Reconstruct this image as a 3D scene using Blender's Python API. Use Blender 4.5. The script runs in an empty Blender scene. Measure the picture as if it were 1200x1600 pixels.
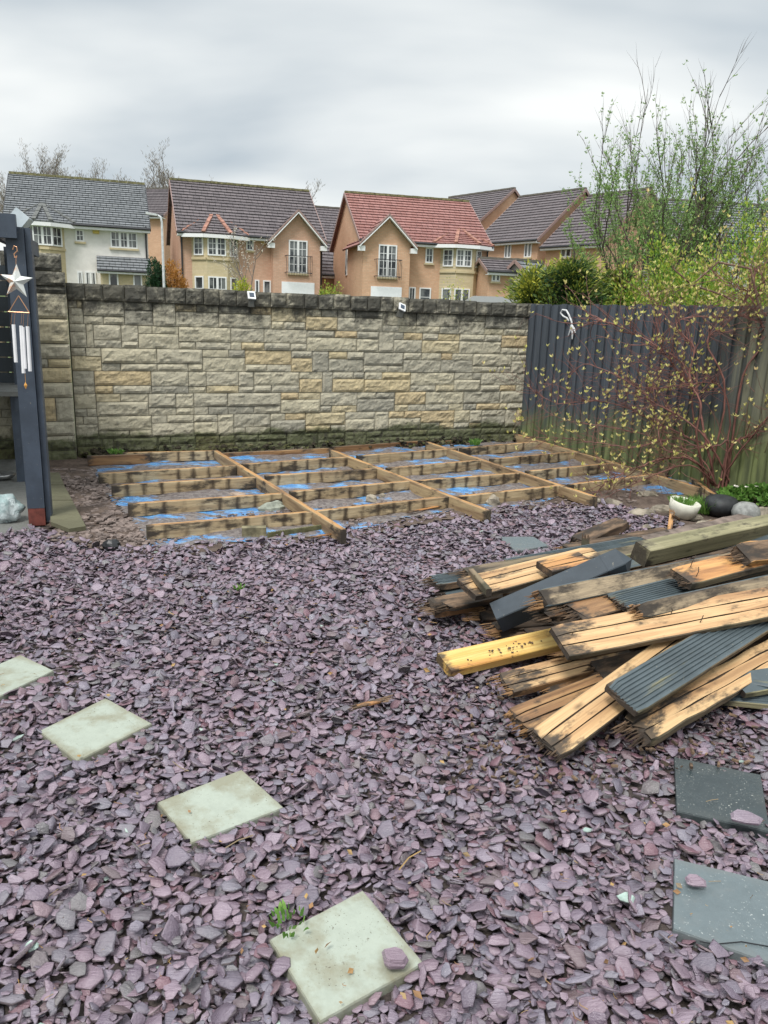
import bpy, math, random
import numpy as np
from mathutils import Vector, Matrix, noise as mnoise
R=math.radians
random.seed(7); rng=np.random.default_rng(7)
S=bpy.context.scene; COL=S.collection
# ------------------------------------------------------------------ camera
CAM_H=1.55; FPX=1202.0; PITCH=R(14.2); ROLL=R(2.0)
Fv=Vector((0,math.cos(PITCH),-math.sin(PITCH))); Rv=Vector((1,0,0)); Uv=Rv.cross(Fv)
R2=Rv*math.cos(ROLL)+Uv*math.sin(ROLL); U2=-Rv*math.sin(ROLL)+Uv*math.cos(ROLL)
CP=Vector((0,0,CAM_H))
cd=bpy.data.cameras.new('camera'); cam=bpy.data.objects.new('camera',cd); COL.objects.link(cam)
cd.sensor_fit='VERTICAL'; cd.sensor_height=36; cd.sensor_width=27; cd.lens=FPX/1600*36; cd.clip_end=1500; cd.clip_start=.05
cam.matrix_world=Matrix(((R2.x,U2.x,-Fv.x,0),(R2.y,U2.y,-Fv.y,0),(R2.z,U2.z,-Fv.z,CAM_H),(0,0,0,1)))
S.camera=cam
S.render.resolution_x=768; S.render.resolution_y=1024
# ------------------------------------------------------------------ light
SUN_EL=R(58); SUN_AZ=R(205)     # azimuth clockwise from +Y
W=bpy.data.worlds.new('World'); S.world=W; W.use_nodes=True
n=W.node_tree.nodes; l=W.node_tree.links; n.clear()
out=n.new('ShaderNodeOutputWorld'); bg=n.new('ShaderNodeBackground'); l.new(bg.outputs[0],out.inputs[0])
sky=n.new('ShaderNodeTexSky'); sky.sky_type='NISHITA'; sky.sun_disc=False; sky.sun_elevation=SUN_EL; sky.sun_rotation=SUN_AZ
tc=n.new('ShaderNodeTexCoord'); sp=n.new('ShaderNodeSeparateXYZ'); l.new(tc.outputs['Generated'],sp.inputs[0])
def wm(op,a,b=None,c=None,clamp=False):
    m=n.new('ShaderNodeMath'); m.operation=op; m.use_clamp=clamp
    for i,x in enumerate((a,b,c)):
        if x is None: continue
        if isinstance(x,(int,float)): m.inputs[i].default_value=x
        else: l.new(x,m.inputs[i])
    return m.outputs[0]
zc=wm('ADD',wm('MAXIMUM',sp.outputs[2],0.0),.34)
cx=wm('DIVIDE',sp.outputs[0],zc); cy=wm('DIVIDE',sp.outputs[1],zc)
cb=n.new('ShaderNodeCombineXYZ'); l.new(wm('MULTIPLY',cx,.75),cb.inputs[0]); l.new(wm('MULTIPLY',cy,1.5),cb.inputs[1])
nz=n.new('ShaderNodeTexNoise'); nz.inputs['Scale'].default_value=1.15; nz.inputs['Detail'].default_value=5; nz.inputs['Roughness'].default_value=.42
nz.inputs['Distortion'].default_value=.15
l.new(cb.outputs[0],nz.inputs[0])
rp=n.new('ShaderNodeValToRGB'); l.new(nz.outputs[0],rp.inputs[0])
e=rp.color_ramp.elements; e[0].position=.36; e[0].color=(.34,.395,.44,1); e[1].position=.60; e[1].color=(.75,.765,.75,1)
# CIE-like overcast sky: bright towards the zenith
up=n.new('ShaderNodeMapRange'); up.interpolation_type='SMOOTHSTEP'; l.new(sp.outputs[2],up.inputs[0])
up.inputs[1].default_value=.32; up.inputs[2].default_value=.95; up.inputs[3].default_value=1.0; up.inputs[4].default_value=2.1
v1=n.new('ShaderNodeVectorMath'); v1.operation='SCALE'; l.new(rp.outputs[0],v1.inputs[0]); l.new(up.outputs[0],v1.inputs['Scale'])
v2=n.new('ShaderNodeVectorMath'); v2.operation='SCALE'; l.new(sky.outputs[0],v2.inputs[0]); v2.inputs['Scale'].default_value=.006
v3=n.new('ShaderNodeVectorMath'); v3.operation='ADD'; l.new(v1.outputs[0],v3.inputs[0]); l.new(v2.outputs[0],v3.inputs[1])
l.new(v3.outputs[0],bg.inputs[0]); bg.inputs[1].default_value=1.0
sl=bpy.data.lights.new('sun','SUN'); sl.energy=2.5; sl.angle=R(18); sl.color=(1,.97,.93)
so=bpy.data.objects.new('sun',sl); COL.objects.link(so)
sd=Vector((math.sin(SUN_AZ)*math.cos(SUN_EL),math.cos(SUN_AZ)*math.cos(SUN_EL),math.sin(SUN_EL)))
so.rotation_euler=sd.to_track_quat('Z','Y').to_euler(); so.location=(0,0,20)
S.view_settings.view_transform='Standard'; S.view_settings.look='None'; S.view_settings.gamma=1
S.view_settings.exposure=0.38
S.render.engine='CYCLES'
# ------------------------------------------------------------------ helpers
def ray(px,py): return (Fv*FPX+R2*(px-600)-U2*(py-800)).normalized()
def G(px,py,z=0.0):            # point of the photograph at height z
    d=ray(px,py); return CP+d*((z-CAM_H)/d.z)
def PY(px,py,Y):               # point of the photograph at distance Y in front
    d=ray(px,py); return CP+d*(Y/d.y)
class MB:
    def __init__(s): s.v=[]; s.f=[]; s.m=[]; s.t=[]
    def add(s,vs,fs,mi=0,t=0.0):
        b=len(s.v); s.v+= [tuple(x) for x in vs]; s.t+=[t]*len(vs)
        for f in fs: s.f.append(tuple(i+b for i in f)); s.m.append(mi)
    def box(s,c,d,M=None,mi=0,t=0.0):
        hx,hy,hz=d[0]/2,d[1]/2,d[2]/2
        vs=[Vector((x*hx,y*hy,z*hz)) for z in(-1,1) for y in(-1,1) for x in(-1,1)]
        if M is not None: vs=[M@x for x in vs]
        c=Vector(c); vs=[x+c for x in vs]
        s.add(vs,[(0,2,3,1),(4,5,7,6),(0,1,5,4),(2,6,7,3),(0,4,6,2),(1,3,7,5)],mi,t)
    def bb(s,x0,x1,y0,y1,z0,z1,mi=0,t=0.0): s.box(((x0+x1)/2,(y0+y1)/2,(z0+z1)/2),(x1-x0,y1-y0,z1-z0),None,mi,t)
    def beam(s,a,b,w,h,mi=0,t=0.0,up=(0,0,1)):
        a=Vector(a); b=Vector(b); X=(b-a).normalized(); Y=Vector(up).cross(X)
        if Y.length<1e-4: Y=Vector((0,1,0))
        Y.normalize(); Z=X.cross(Y)
        M=Matrix((X,Y,Z)).transposed(); s.box((a+b)/2,((b-a).length,w,h),M,mi,t)
    def tube(s,pts,rad,n=6,mi=0,t=0.0,cap=True):
        pts=[Vector(p) for p in pts]; N=len(pts)
        if not hasattr(rad,'__len__'): rad=[rad]*N
        vs=[]; prev=None
        for i,p in enumerate(pts):
            d=(pts[min(i+1,N-1)]-pts[max(i-1,0)])
            if d.length<1e-9: d=Vector((0,0,1))
            d.normalize()
            if prev is None:
                a=Vector((0,0,1)) if abs(d.z)<.9 else Vector((1,0,0)); x=d.cross(a).normalized()
            else:
                x=prev-d*prev.dot(d)
                if x.length<1e-6: x=d.cross(Vector((0.3,1,.2)))
                x.normalize()
            prev=x; y=d.cross(x)
            for k in range(n):
                an=2*math.pi*k/n; vs.append(p+(x*math.cos(an)+y*math.sin(an))*rad[i])
        fs=[(i*n+k,i*n+(k+1)%n,(i+1)*n+(k+1)%n,(i+1)*n+k) for i in range(N-1) for k in range(n)]
        if cap and n>2: fs+=[tuple(range(n))[::-1],tuple((N-1)*n+k for k in range(n))]
        s.add(vs,fs,mi,t)
    def lathe(s,c,prof,n=20,mi=0,t=0.0):
        c=Vector(c); vs=[];N=len(prof)
        for r,z in prof:
            for k in range(n): a=2*math.pi*k/n; vs.append(c+Vector((r*math.cos(a),r*math.sin(a),z)))
        fs=[(i*n+k,i*n+(k+1)%n,(i+1)*n+(k+1)%n,(i+1)*n+k) for i in range(N-1) for k in range(n)]
        fs+=[tuple(range(n))[::-1],tuple((N-1)*n+k for k in range(n))]
        s.add(vs,fs,mi,t)
    def build(s,name,mats,parent=None,origin=None,smooth=False):
        if not isinstance(mats,(list,tuple)): mats=[mats]
        me=bpy.data.meshes.new(name)
        V=np.array(s.v,dtype=float).reshape(-1,3)
        if origin is not None: V=V-np.array(origin)
        me.from_pydata(V.tolist(),[],s.f)
        for m in mats: me.materials.append(m)
        me.polygons.foreach_set('material_index',s.m)
        if smooth: me.polygons.foreach_set('use_smooth',[True]*len(me.polygons))
        at=me.attributes.new('tint','FLOAT','POINT'); at.data.foreach_set('value',s.t)
        me.update()
        o=bpy.data.objects.new(name,me); COL.objects.link(o)
        if origin is not None and parent is None: o.location=origin
        if parent is not None: o.parent=parent
        return o
def tag(o,label=None,cat=None,group=None,kind=None):
    if label: o['label']=label
    if cat: o['category']=cat
    if group: o['group']=group
    if kind: o['kind']=kind
    return o
def empty(name,loc,label,cat,group=None,rz=0):
    o=bpy.data.objects.new(name,None); COL.objects.link(o); o.location=loc; o.rotation_euler=(0,0,rz); o.empty_display_size=.1
    return tag(o,label,cat,group)
# ------------------------------------------------------------------ materials
class NT:
    def __init__(s,name):
        s.m=bpy.data.materials.new(name); s.m.use_nodes=True; s.n=s.m.node_tree.nodes; s.l=s.m.node_tree.links
        s.b=s.n['Principled BSDF']; s.tc=s.n.new('ShaderNodeTexCoord'); s.obj=s.tc.outputs['Object']
    def put(s,x,i):
        if isinstance(x,(int,float)): i.default_value=x
        elif isinstance(x,(tuple,list)): i.default_value=tuple(x)+((1,) if len(x)==3 and i.type=='RGBA' else ())
        else: s.l.new(x,i)
    def mapv(s,scale=(1,1,1),rot=(0,0,0),loc=(0,0,0),vec=None,rand=False):
        v=vec or s.obj
        if rand:
            oi=s.n.new('ShaderNodeObjectInfo'); a=s.n.new('ShaderNodeVectorMath'); a.operation='MULTIPLY_ADD'
            a.inputs[0].default_value=(37,53,71); s.l.new(oi.outputs['Random'],a.inputs[1]); s.l.new(v,a.inputs[2]); v=a.outputs[0]
        m=s.n.new('ShaderNodeMapping'); s.l.new(v,m.inputs[0]); m.inputs['Scale'].default_value=scale; m.inputs['Rotation'].default_value=rot; m.inputs['Location'].default_value=loc
        return m.outputs[0]
    def noise(s,scale,detail=4,rough=.55,vec=None,dist=0):
        t=s.n.new('ShaderNodeTexNoise'); t.inputs['Scale'].default_value=scale; t.inputs['Detail'].default_value=detail
        t.inputs['Roughness'].default_value=rough; t.inputs['Distortion'].default_value=dist
        s.l.new(vec or s.obj,t.inputs[0]); return t.outputs[0]
    def voro(s,scale,vec=None,feat='F1',out='Distance'):
        t=s.n.new('ShaderNodeTexVoronoi'); t.feature=feat; t.inputs['Scale'].default_value=scale; s.l.new(vec or s.obj,t.inputs[0]); return t.outputs[out]
    def ramp(s,x,stops):
        r=s.n.new('ShaderNodeValToRGB'); s.l.new(x,r.inputs[0]); E=r.color_ramp.elements
        while len(E)<len(stops): E.new(.5)
        for q,(p,c) in zip(E,stops):
            q.position=p; q.color=tuple(c)+(1,) if len(c)==3 else c
        return r.outputs[0]
    def rng(s,x,a,b,c=0.0,d=1.0):
        r=s.n.new('ShaderNodeMapRange'); s.l.new(x,r.inputs[0]); r.interpolation_type='SMOOTHSTEP'
        for i,q in enumerate((a,b,c,d)): r.inputs[i+1].default_value=q
        return r.outputs[0]
    def math(s,op,a,b=0.0,clamp=False):
        m=s.n.new('ShaderNodeMath'); m.operation=op; m.use_clamp=clamp; s.put(a,m.inputs[0]); s.put(b,m.inputs[1]); return m.outputs[0]
    def mix(s,f,a,b,mode='MIX'):
        m=s.n.new('ShaderNodeMix'); m.data_type='RGBA'; m.blend_type=mode; s.put(f,m.inputs[0]); s.put(a,m.inputs[6]); s.put(b,m.inputs[7]); return m.outputs[2]
    def xyz(s,v=None):
        p=s.n.new('ShaderNodeSeparateXYZ'); s.l.new(v or s.obj,p.inputs[0]); return p.outputs
    def comb(s,x,y,z):
        c=s.n.new('ShaderNodeCombineXYZ'); s.put(x,c.inputs[0]); s.put(y,c.inputs[1]); s.put(z,c.inputs[2]); return c.outputs[0]
    def attr(s,name='tint'):
        a=s.n.new('ShaderNodeAttribute'); a.attribute_name=name; return a.outputs['Fac']
    def nrm(s):
        g=s.n.new('ShaderNodeNewGeometry'); return g.outputs['Normal']
    def bump(s,h,st=.3,dist=.01):
        b=s.n.new('ShaderNodeBump'); b.inputs['Strength'].default_value=st; b.inputs['Distance'].default_value=dist; s.l.new(h,b.inputs['Height']); s.l.new(b.outputs[0],s.b.inputs['Normal'])
    def fin(s,col,rough=.7,spec=.4,metal=0):
        s.put(col,s.b.inputs['Base Color']); s.put(rough,s.b.inputs['Roughness']); s.b.inputs['Specular IOR Level'].default_value=spec; s.b.inputs['Metallic'].default_value=metal
        return s.m
def simple(name,col,rough=.6,var=.15,scale=8,spec=.4,metal=0,bump=0,rand=False):
    t=NT(name); v=t.mapv(rand=rand); x=t.noise(scale,5,.6,v)
    c=t.mix(t.rng(x,.3,.7),tuple(k*(1-var) for k in col),tuple(min(1,k*(1+var)) for k in col))
    if bump: t.bump(x,bump,.01)
    return t.fin(c,rough,spec,metal)
def m_slate(edge=False):
    t=NT('slate_edge' if edge else 'slate_chip'); a=t.attr()
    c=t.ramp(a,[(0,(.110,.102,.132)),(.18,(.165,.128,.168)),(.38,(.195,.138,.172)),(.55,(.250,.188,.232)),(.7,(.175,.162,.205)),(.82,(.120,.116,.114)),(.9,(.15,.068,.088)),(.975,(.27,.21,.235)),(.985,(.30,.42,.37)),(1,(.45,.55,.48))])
    x=t.noise(26,5,.6); y=t.noise(4,3,.5)
    c=t.mix(t.rng(x,.3,.75,0,.45),c,t.mix(.5,c,(.27,.21,.25)))
    c=t.mix(t.rng(y,.5,.75,0,.5),c,(.085,.05,.07))
    if edge: c=t.mix(.72,c,t.ramp(t.noise(1,3,.6,t.mapv((30,30,300))),[(.35,(.045,.035,.038)),(.65,(.15,.12,.12))]))
    t.bump(t.math('ADD',t.noise(45,6,.7),t.noise(1,4,.6,t.mapv((20,160,160),rot=(.3,.2,.7)))),.75,.006)
    return t.fin(c,t.rng(x,.3,.7,.22,.45),.7)
def m_soil(name,c1,c2,c3):
    t=NT(name); x=t.noise(7,8,.65); y=t.noise(40,6,.7)
    c=t.mix(t.rng(x,.35,.65),c1,c2); c=t.mix(t.rng(y,.55,.72,0,.6),c,c3)
    t.bump(t.math('ADD',x,t.math('MULTIPLY',y,.5)),.9,.03); return t.fin(c,.85,.25)
def m_stone():
    t=NT('rock_faced_stone'); a=t.attr(); p=t.xyz()
    c=t.ramp(a,[(0,(.37,.35,.28)),(.2,(.45,.42,.325)),(.45,(.52,.48,.365)),(.7,(.56,.51,.365)),(.85,(.585,.49,.30)),(1,(.56,.44,.26))])
    x=t.noise(22,7,.65); c=t.mix(t.rng(x,.35,.7,0,.5),c,t.mix(.5,c,(.13,.125,.11)))
    y=t.noise(75,4,.7); c=t.mix(t.rng(y,.55,.75,0,.4),c,(.52,.48,.37))
    # soot-black staining that runs down from the coping, in streaks
    st=t.noise(1,5,.6,t.mapv((2.6,2.6,.55))); h=t.math('ADD',t.rng(p[2],1.15,1.76,-.20,.42),t.math('MULTIPLY',st,.86))
    h=t.math('ADD',h,t.math('MULTIPLY',t.math('SUBTRACT',t.noise(9,5,.7),.5),.95)); c=t.mix(t.rng(h,.55,.86,0,.86),c,(.042,.042,.038))
    pt=t.noise(7,5,.6); c=t.mix(t.rng(pt,.56,.72,0,.5),c,(.12,.12,.105))
    # damp algae near the ground
    al=t.noise(1,6,.65,t.mapv((1.7,1.7,4))); g=t.math('ADD',t.rng(p[2],.10,.50,.50,-.22),t.math('MULTIPLY',al,1.1))
    c=t.mix(t.rng(g,.62,.84,0,.88),c,t.ramp(t.noise(14,4,.6),[(.35,(.022,.024,.015)),(.5,(.07,.085,.03)),(.65,(.12,.125,.075))]))
    t.bump(t.math('ADD',t.noise(30,8,.7),t.math('MULTIPLY',t.noise(110,4,.7),.4)),.9,.022)
    return t.fin(c,.88,.25)
def m_wood(name,light,mid,dark,mold=.3,bars=False,wet=.6,sx=1.1,green=0,grime=.0):
    t=NT(name); v=t.mapv((sx,16,16),rand=True); g=t.noise(1,6,.62,v,.4); v2=t.mapv((sx*3,110,110),rand=True); f=t.noise(1,4,.6,v2)
    c=t.ramp(g,[(.32,dark),(.46,mid),(.6,light),(.72,mid)])
    c=t.mix(t.rng(f,.4,.75,0,.45),c,dark)
    vr=t.mapv((2.2,7,7),rand=True); k=t.voro(1.3,vr); c=t.mix(t.rng(k,.0,.13,.75,0),c,tuple(q*.25 for q in dark))
    mo=t.noise(1,6,.68,t.mapv((4.0,11,11),rand=True)); c=t.mix(t.rng(mo,.62-mold*.22,.74-mold*.12,0,.9),c,(.025,.02,.016))
    c=t.mix(t.rng(t.math('ADD',t.math('MULTIPLY',t.attr(),.8),t.math('MULTIPLY',t.math('SUBTRACT',mo,.5),2.6)),.35,.75,0,.9),c,(.035,.028,.022))
    if grime: c=t.mix(t.rng(t.noise(1,5,.6,t.mapv((1.2,4,4),rand=True)),.42,.62,0,grime),c,(.12,.11,.09))
    if green: c=t.mix(t.rng(t.noise(3,5,.6,t.mapv(rand=True)),.42,.6,0,green),c,(.13,.13,.06))
    if bars:
        p=t.xyz(t.mapv()); xx=t.math('ADD',p[0],t.math('MULTIPLY',t.noise(9,3,.5,t.mapv(rand=True)),.05))
        q=t.math('PINGPONG',xx,.0725); q=t.math('ADD',q,t.math('MULTIPLY',t.math('SUBTRACT',t.noise(1,5,.7,t.mapv((24,10,10),rand=True)),.5),.05)); b=t.rng(q,-.002,.036,1,0); b=t.math('MULTIPLY',b,t.rng(t.noise(4,4,.6,t.mapv((1,1,.3),rand=True)),.36,.56,.05,1))
        c=t.mix(t.math('MULTIPLY',b,.9),c,(.035,.022,.013))
    t.bump(t.math('ADD',g,f),.35,.006)
    return t.fin(c,wet,.4)
def m_paint(name,col,worn=.3,under=(.2,.14,.09)):
    t=NT(name); v=t.mapv((2,14,14),rand=True); x=t.noise(1,6,.65,v); y=t.noise(5,5,.65,t.mapv(rand=True))
    c=t.mix(t.rng(y,.35,.65,0,.6),col,tuple(k*.55 for k in col)); c=t.mix(t.rng(x,.72-worn*.25,.76,0,.9),c,under)
    c=t.mix(t.rng(t.noise(60,3,.6,t.mapv(rand=True)),.68,.74,0,.6),c,(.3,.27,.2))
    t.bump(x,.25,.005); return t.fin(c,.5,.45)
def m_slab(name,base,blotch,speck,gloss=.6,wet=0):
    t=NT(name); v=t.mapv(rand=True); x=t.noise(16,7,.7,v); y=t.noise(6,5,.6,v)
    c=t.mix(t.rng(x,.35,.7),base,tuple(k*.88 for k in base)); c=t.mix(t.rng(y,.5,.68,0,.7),c,blotch); c=t.mix(t.rng(t.noise(13,6,.7,v),.55,.7,0,.45),c,blotch)
    s=t.noise(150,3,.6,v); c=t.mix(t.math('MULTIPLY',t.rng(s,.63,.70),t.rng(t.noise(9,3,.6,v),.42,.58)),c,speck)
    p=t.xyz(); eg=t.math('MAXIMUM',t.math('ABSOLUTE',p[0]),t.math('ABSOLUTE',p[1])); eg=t.math('ADD',eg,t.math('MULTIPLY',x,.08))
    c=t.mix(t.rng(eg,.155,.20,0,.6),c,blotch)
    t.bump(t.math('ADD',t.noise(90,5,.7,v),t.math('MULTIPLY',x,1.5)),.35,.004)
    return t.fin(c,t.rng(x,.3,.7,gloss-.15,gloss+.12),.5)
def m_brick(name,a,b,mort):
    t=NT(name); p=t.xyz(); v=t.comb(t.math('ADD',p[0],p[1]),p[2],0.0)
    k=t.n.new('ShaderNodeTexBrick'); t.l.new(v,k.inputs[0]); k.inputs['Scale'].default_value=1; k.inputs['Color1'].default_value=a+(1,); k.inputs['Color2'].default_value=b+(1,); k.inputs['Mortar'].default_value=mort+(1,)
    k.inputs['Mortar Size'].default_value=.008; k.inputs['Brick Width'].default_value=.225; k.inputs['Row Height'].default_value=.075; k.inputs['Bias'].default_value=-.1
    x=t.noise(.9,5,.6); c=t.mix(t.rng(x,.35,.7,0,.3),k.outputs[0],tuple(q*.65 for q in a)); x2=t.noise(6,4,.7); c=t.mix(t.rng(x2,.5,.75,0,.3),c,tuple(min(1,q*1.25) for q in b))
    return t.fin(c,.85,.2)
def m_roof(name,a,b,gap,w=.3,rh=.26):
    t=NT(name); p=t.xyz(); v=t.comb(t.math('ADD',p[0],t.math('MULTIPLY',p[1],.0)),p[2],0.0)
    k=t.n.new('ShaderNodeTexBrick'); t.l.new(v,k.inputs[0]); k.inputs['Scale'].default_value=1; k.inputs['Color1'].default_value=a+(1,); k.inputs['Color2'].default_value=b+(1,); k.inputs['Mortar'].default_value=gap+(1,)
    k.inputs['Mortar Size'].default_value=.02; k.inputs['Brick Width'].default_value=w; k.inputs['Row Height'].default_value=rh; k.inputs['Mortar Smooth'].default_value=.3
    x=t.noise(1.3,6,.65); c=t.mix(t.rng(x,.35,.7,0,.4),k.outputs[0],tuple(q*1.35 for q in a)); y=t.noise(9,4,.7); c=t.mix(t.rng(y,.5,.7,0,.3),c,gap)
    return t.fin(c,.72,.3)
def m_leaf(name,cols,trans=.3,rough=.55):
    t=NT(name); c=t.ramp(t.attr(),[(i/(len(cols)-1),q) for i,q in enumerate(cols)])
    t.fin(c,rough,.3); d=t.n.new('ShaderNodeBsdfTranslucent'); t.l.new(c,d.inputs[0]); ms=t.n.new('ShaderNodeMixShader'); ms.inputs[0].default_value=trans
    t.l.new(t.b.outputs[0],ms.inputs[1]); t.l.new(d.outputs[0],ms.inputs[2]); t.l.new(ms.outputs[0],t.n['Material Output'].inputs[0]); return t.m
def m_glass(name='window_glass',c=(.03,.035,.04)):
    t=NT(name); x=t.noise(1.7,3,.5,t.mapv(rand=True)); return t.fin(t.mix(t.rng(x,.42,.6),c,(.16,.17,.17)),.08,.6)
def m_fence():
    t=NT('fence_board'); a=t.attr(); p=t.xyz()
    v=t.mapv((9,9,.8)); g=t.noise(1,6,.65,v); f=t.noise(1,4,.6,t.mapv((70,70,2)))
    paint=t.mix(t.rng(f,.3,.7),(.046,.056,.069),(.076,.088,.104))
    bare=t.ramp(g,[(.3,(.11,.10,.065)),(.5,(.21,.205,.13)),(.68,(.29,.28,.18))])
    alg=t.ramp(t.noise(1,4,.6,t.mapv((14,14,2))),[(.35,(.08,.10,.04)),(.65,(.22,.26,.10))])
    # paint stops part way along; algae creeps up from the soil
    m1=t.rng(t.math('ADD',p[0],t.math('MULTIPLY',g,1.2)),3.35,4.4); c=t.mix(m1,paint,bare)
    m2=t.rng(t.math('SUBTRACT',t.math('ADD',t.math('MULTIPLY',t.noise(1,5,.6,t.mapv((5,5,1.2))),.7),t.math('MULTIPLY',p[0],.10)),p[2]),-.26,.30); c=t.mix(t.math('MULTIPLY',m2,.85),c,alg)
    c=t.mix(t.math('MULTIPLY',a,.5),c,(.025,.03,.03))
    t.bump(f,.3,.004); return t.fin(c,.7,.3)
M={}
M['slate']=m_slate(); M['slate_edge']=m_slate(True)
M['soil']=m_soil('wet_soil',(.065,.047,.038),(.135,.100,.080),(.23,.185,.155))
M['ground']=m_soil('garden_earth',(.05,.04,.037),(.09,.072,.065),(.15,.12,.11))
M['grassland']=m_soil('grassland',(.06,.09,.03),(.10,.13,.05),(.14,.15,.07))
M['stone']=m_stone()
M['mortar']=simple('mortar',(.24,.22,.175),.95,.4,15)
M['joist']=m_wood('joist_timber',(.52,.41,.25),(.38,.285,.165),(.19,.13,.075),.72,True,.7)
M['beamside']=m_wood('beam_timber',(.42,.32,.18),(.31,.22,.125),(.17,.11,.06),.5,False,.7)
M['joistedge']=m_wood('joist_top_edge',(.50,.28,.11),(.36,.20,.085),(.15,.09,.05),.55,False,.7)
M['pale']=m_wood('fresh_decking_wood',(.60,.40,.205),(.47,.28,.135),(.25,.13,.06),.58,False,.5)
M['paler']=m_wood('pale_decking_wood',(.60,.41,.21),(.47,.29,.14),(.27,.15,.07),.5,False,.55,.5)
M['orange']=m_wood('orange_wood',(.60,.33,.12),(.44,.21,.075),(.22,.10,.04),.5,False,.5)
M['yellow']=m_wood('new_yellow_wood',(.70,.50,.17),(.60,.37,.10),(.42,.19,.05),.26,False,.5,.9)
M['old']=m_wood('weathered_side',(.24,.18,.115),(.13,.10,.068),(.055,.042,.03),.7,False,.75,1.1,.25)
M['edgewood']=m_wood('grimy_edge_wood',(.36,.28,.18),(.20,.155,.105),(.07,.058,.048),.75,False,.7,1.0,.0)
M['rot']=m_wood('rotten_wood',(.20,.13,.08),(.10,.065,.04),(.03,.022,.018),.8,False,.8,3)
M['brown']=m_wood('brown_stained_wood',(.36,.21,.095),(.24,.13,.06),(.10,.055,.03),.5,False,.55)
M['mossy']=m_wood('mossy_post_wood',(.32,.29,.17),(.22,.20,.12),(.12,.105,.06),.35,False,.7,.6,.35)
M['greydeck']=m_paint('grey_decking_paint',(.075,.098,.108),.55,(.22,.20,.10))
M['greypost']=m_paint('charcoal_post_paint',(.038,.050,.062),.05,(.1,.09,.07))
M['navypost']=m_paint('blue_grey_frame_paint',(.055,.072,.10),.0,(.1,.1,.1))
M['primer']=simple('red_brown_primer',(.13,.035,.026),.7,.3,20)
M['slab']=m_slab('pale_green_slab',(.335,.372,.315),(.20,.185,.12),(.09,.075,.05))
M['dslab']=m_slab('dark_slate_slab',(.115,.145,.155),(.14,.155,.155),(.45,.47,.45),.45)
M['wetslab']=m_slab('wet_slate_slab',(.035,.048,.052),(.05,.06,.06),(.5,.5,.45),.32)
M['moss_slab']=m_slab('mossy_slab',(.125,.12,.07),(.09,.085,.05),(.05,.05,.03),.8)
M['concrete']=m_slab('grey_concrete',(.17,.175,.165),(.13,.13,.12),(.08,.08,.08),.6)
M['fence']=m_fence()
M['white']=simple('white_upvc',(.76,.77,.77),.4,.04)
M['whitemetal']=simple('white_metal',(.8,.8,.82),.35,.05)
M['dark']=simple('dark_gutter',(.03,.03,.035),.5)
M['black']=simple('black_plastic',(.015,.016,.018),.4)
M['glass']=m_glass()
M['curtain']=simple('garage_white',(.80,.82,.84),.4,.04)
M['render']=simple('cream_render',(.70,.68,.645),.9,.07,3)
M['rock']=simple('river_rock',(.23,.20,.155),.8,.45,9,bump=.5,rand=True)
M['ball']=simple('grey_stone_ball',(.22,.225,.215),.7,.3,22,bump=.3)
M['brickpink']=m_brick('pink_brick',(.56,.335,.235),(.62,.40,.29),(.44,.34,.26))  # distance haze painted in: house bricks made paler and less saturated
M['brickorange']=m_brick('orange_brick',(.58,.345,.22),(.64,.41,.27),(.46,.36,.26))
M['baystone']=m_brick('cream_reconstituted_stone',(.54,.45,.27),(.60,.51,.34),(.48,.42,.3))
M['roofgrey']=m_roof('grey_tile',(.16,.17,.18),(.205,.215,.225),(.06,.064,.068))
M['roofbrown']=m_roof('brown_tile',(.115,.10,.105),(.15,.13,.135),(.05,.045,.048),.33,.33)
M['roofred']=m_roof('red_tile',(.25,.12,.105),(.31,.16,.145),(.13,.065,.06),.33,.33)
M['ridgegreen']=simple('mossy_ridge',(.16,.15,.075),.85,.4,6)
M['terracotta']=simple('terracotta_hip',(.30,.15,.11),.8,.3,5)
M['fasciabrown']=simple('brown_bargeboard',(.28,.19,.17),.6,.1)
M['bark']=simple('branch_bark',(.085,.065,.055),.85,.4,14)
M['greybark']=simple('far_branch_bark',(.20,.17,.15),.9,.2,3)
M['redbark']=simple('red_stem_bark',(.17,.075,.060),.6,.45,6)
M['darkbark']=simple('dark_trunk_bark',(.045,.036,.03),.9,.4,9)
M['bud']=m_leaf('lime_bud_leaf',[(.42,.40,.10),(.60,.58,.17),(.72,.68,.28),(.60,.42,.22)])
M['spring']=m_leaf('spring_leaf',[(.15,.26,.08),(.25,.40,.13),(.38,.50,.19)],.4)
M['fresh']=m_leaf('fresh_hedge_leaf',[(.10,.21,.03),(.20,.36,.05),(.38,.48,.07),(.50,.44,.10)])
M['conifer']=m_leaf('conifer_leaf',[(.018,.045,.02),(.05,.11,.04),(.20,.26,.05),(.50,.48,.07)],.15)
M['grass']=m_leaf('grass_blade',[(.07,.16,.03),(.13,.28,.05),(.22,.36,.09)])
M['hedge']=m_leaf('dark_hedge_leaf',[(.01,.03,.015),(.02,.06,.025),(.03,.08,.03)],.1)
M['autumn']=m_leaf('orange_leaf',[(.30,.13,.03),(.45,.22,.05),(.55,.30,.10)])
M['blossom']=m_leaf('white_blossom',[(.7,.6,.48),(.8,.74,.64),(.85,.8,.75)])
M['limeshrub']=m_leaf('lime_shrub_leaf',[(.18,.26,.03),(.38,.42,.05),(.6,.58,.10)])
M['bareleaf']=m_leaf('bare_wood_twig',[(.17,.15,.12),(.24,.21,.17),(.30,.27,.20)],.1)
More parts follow.
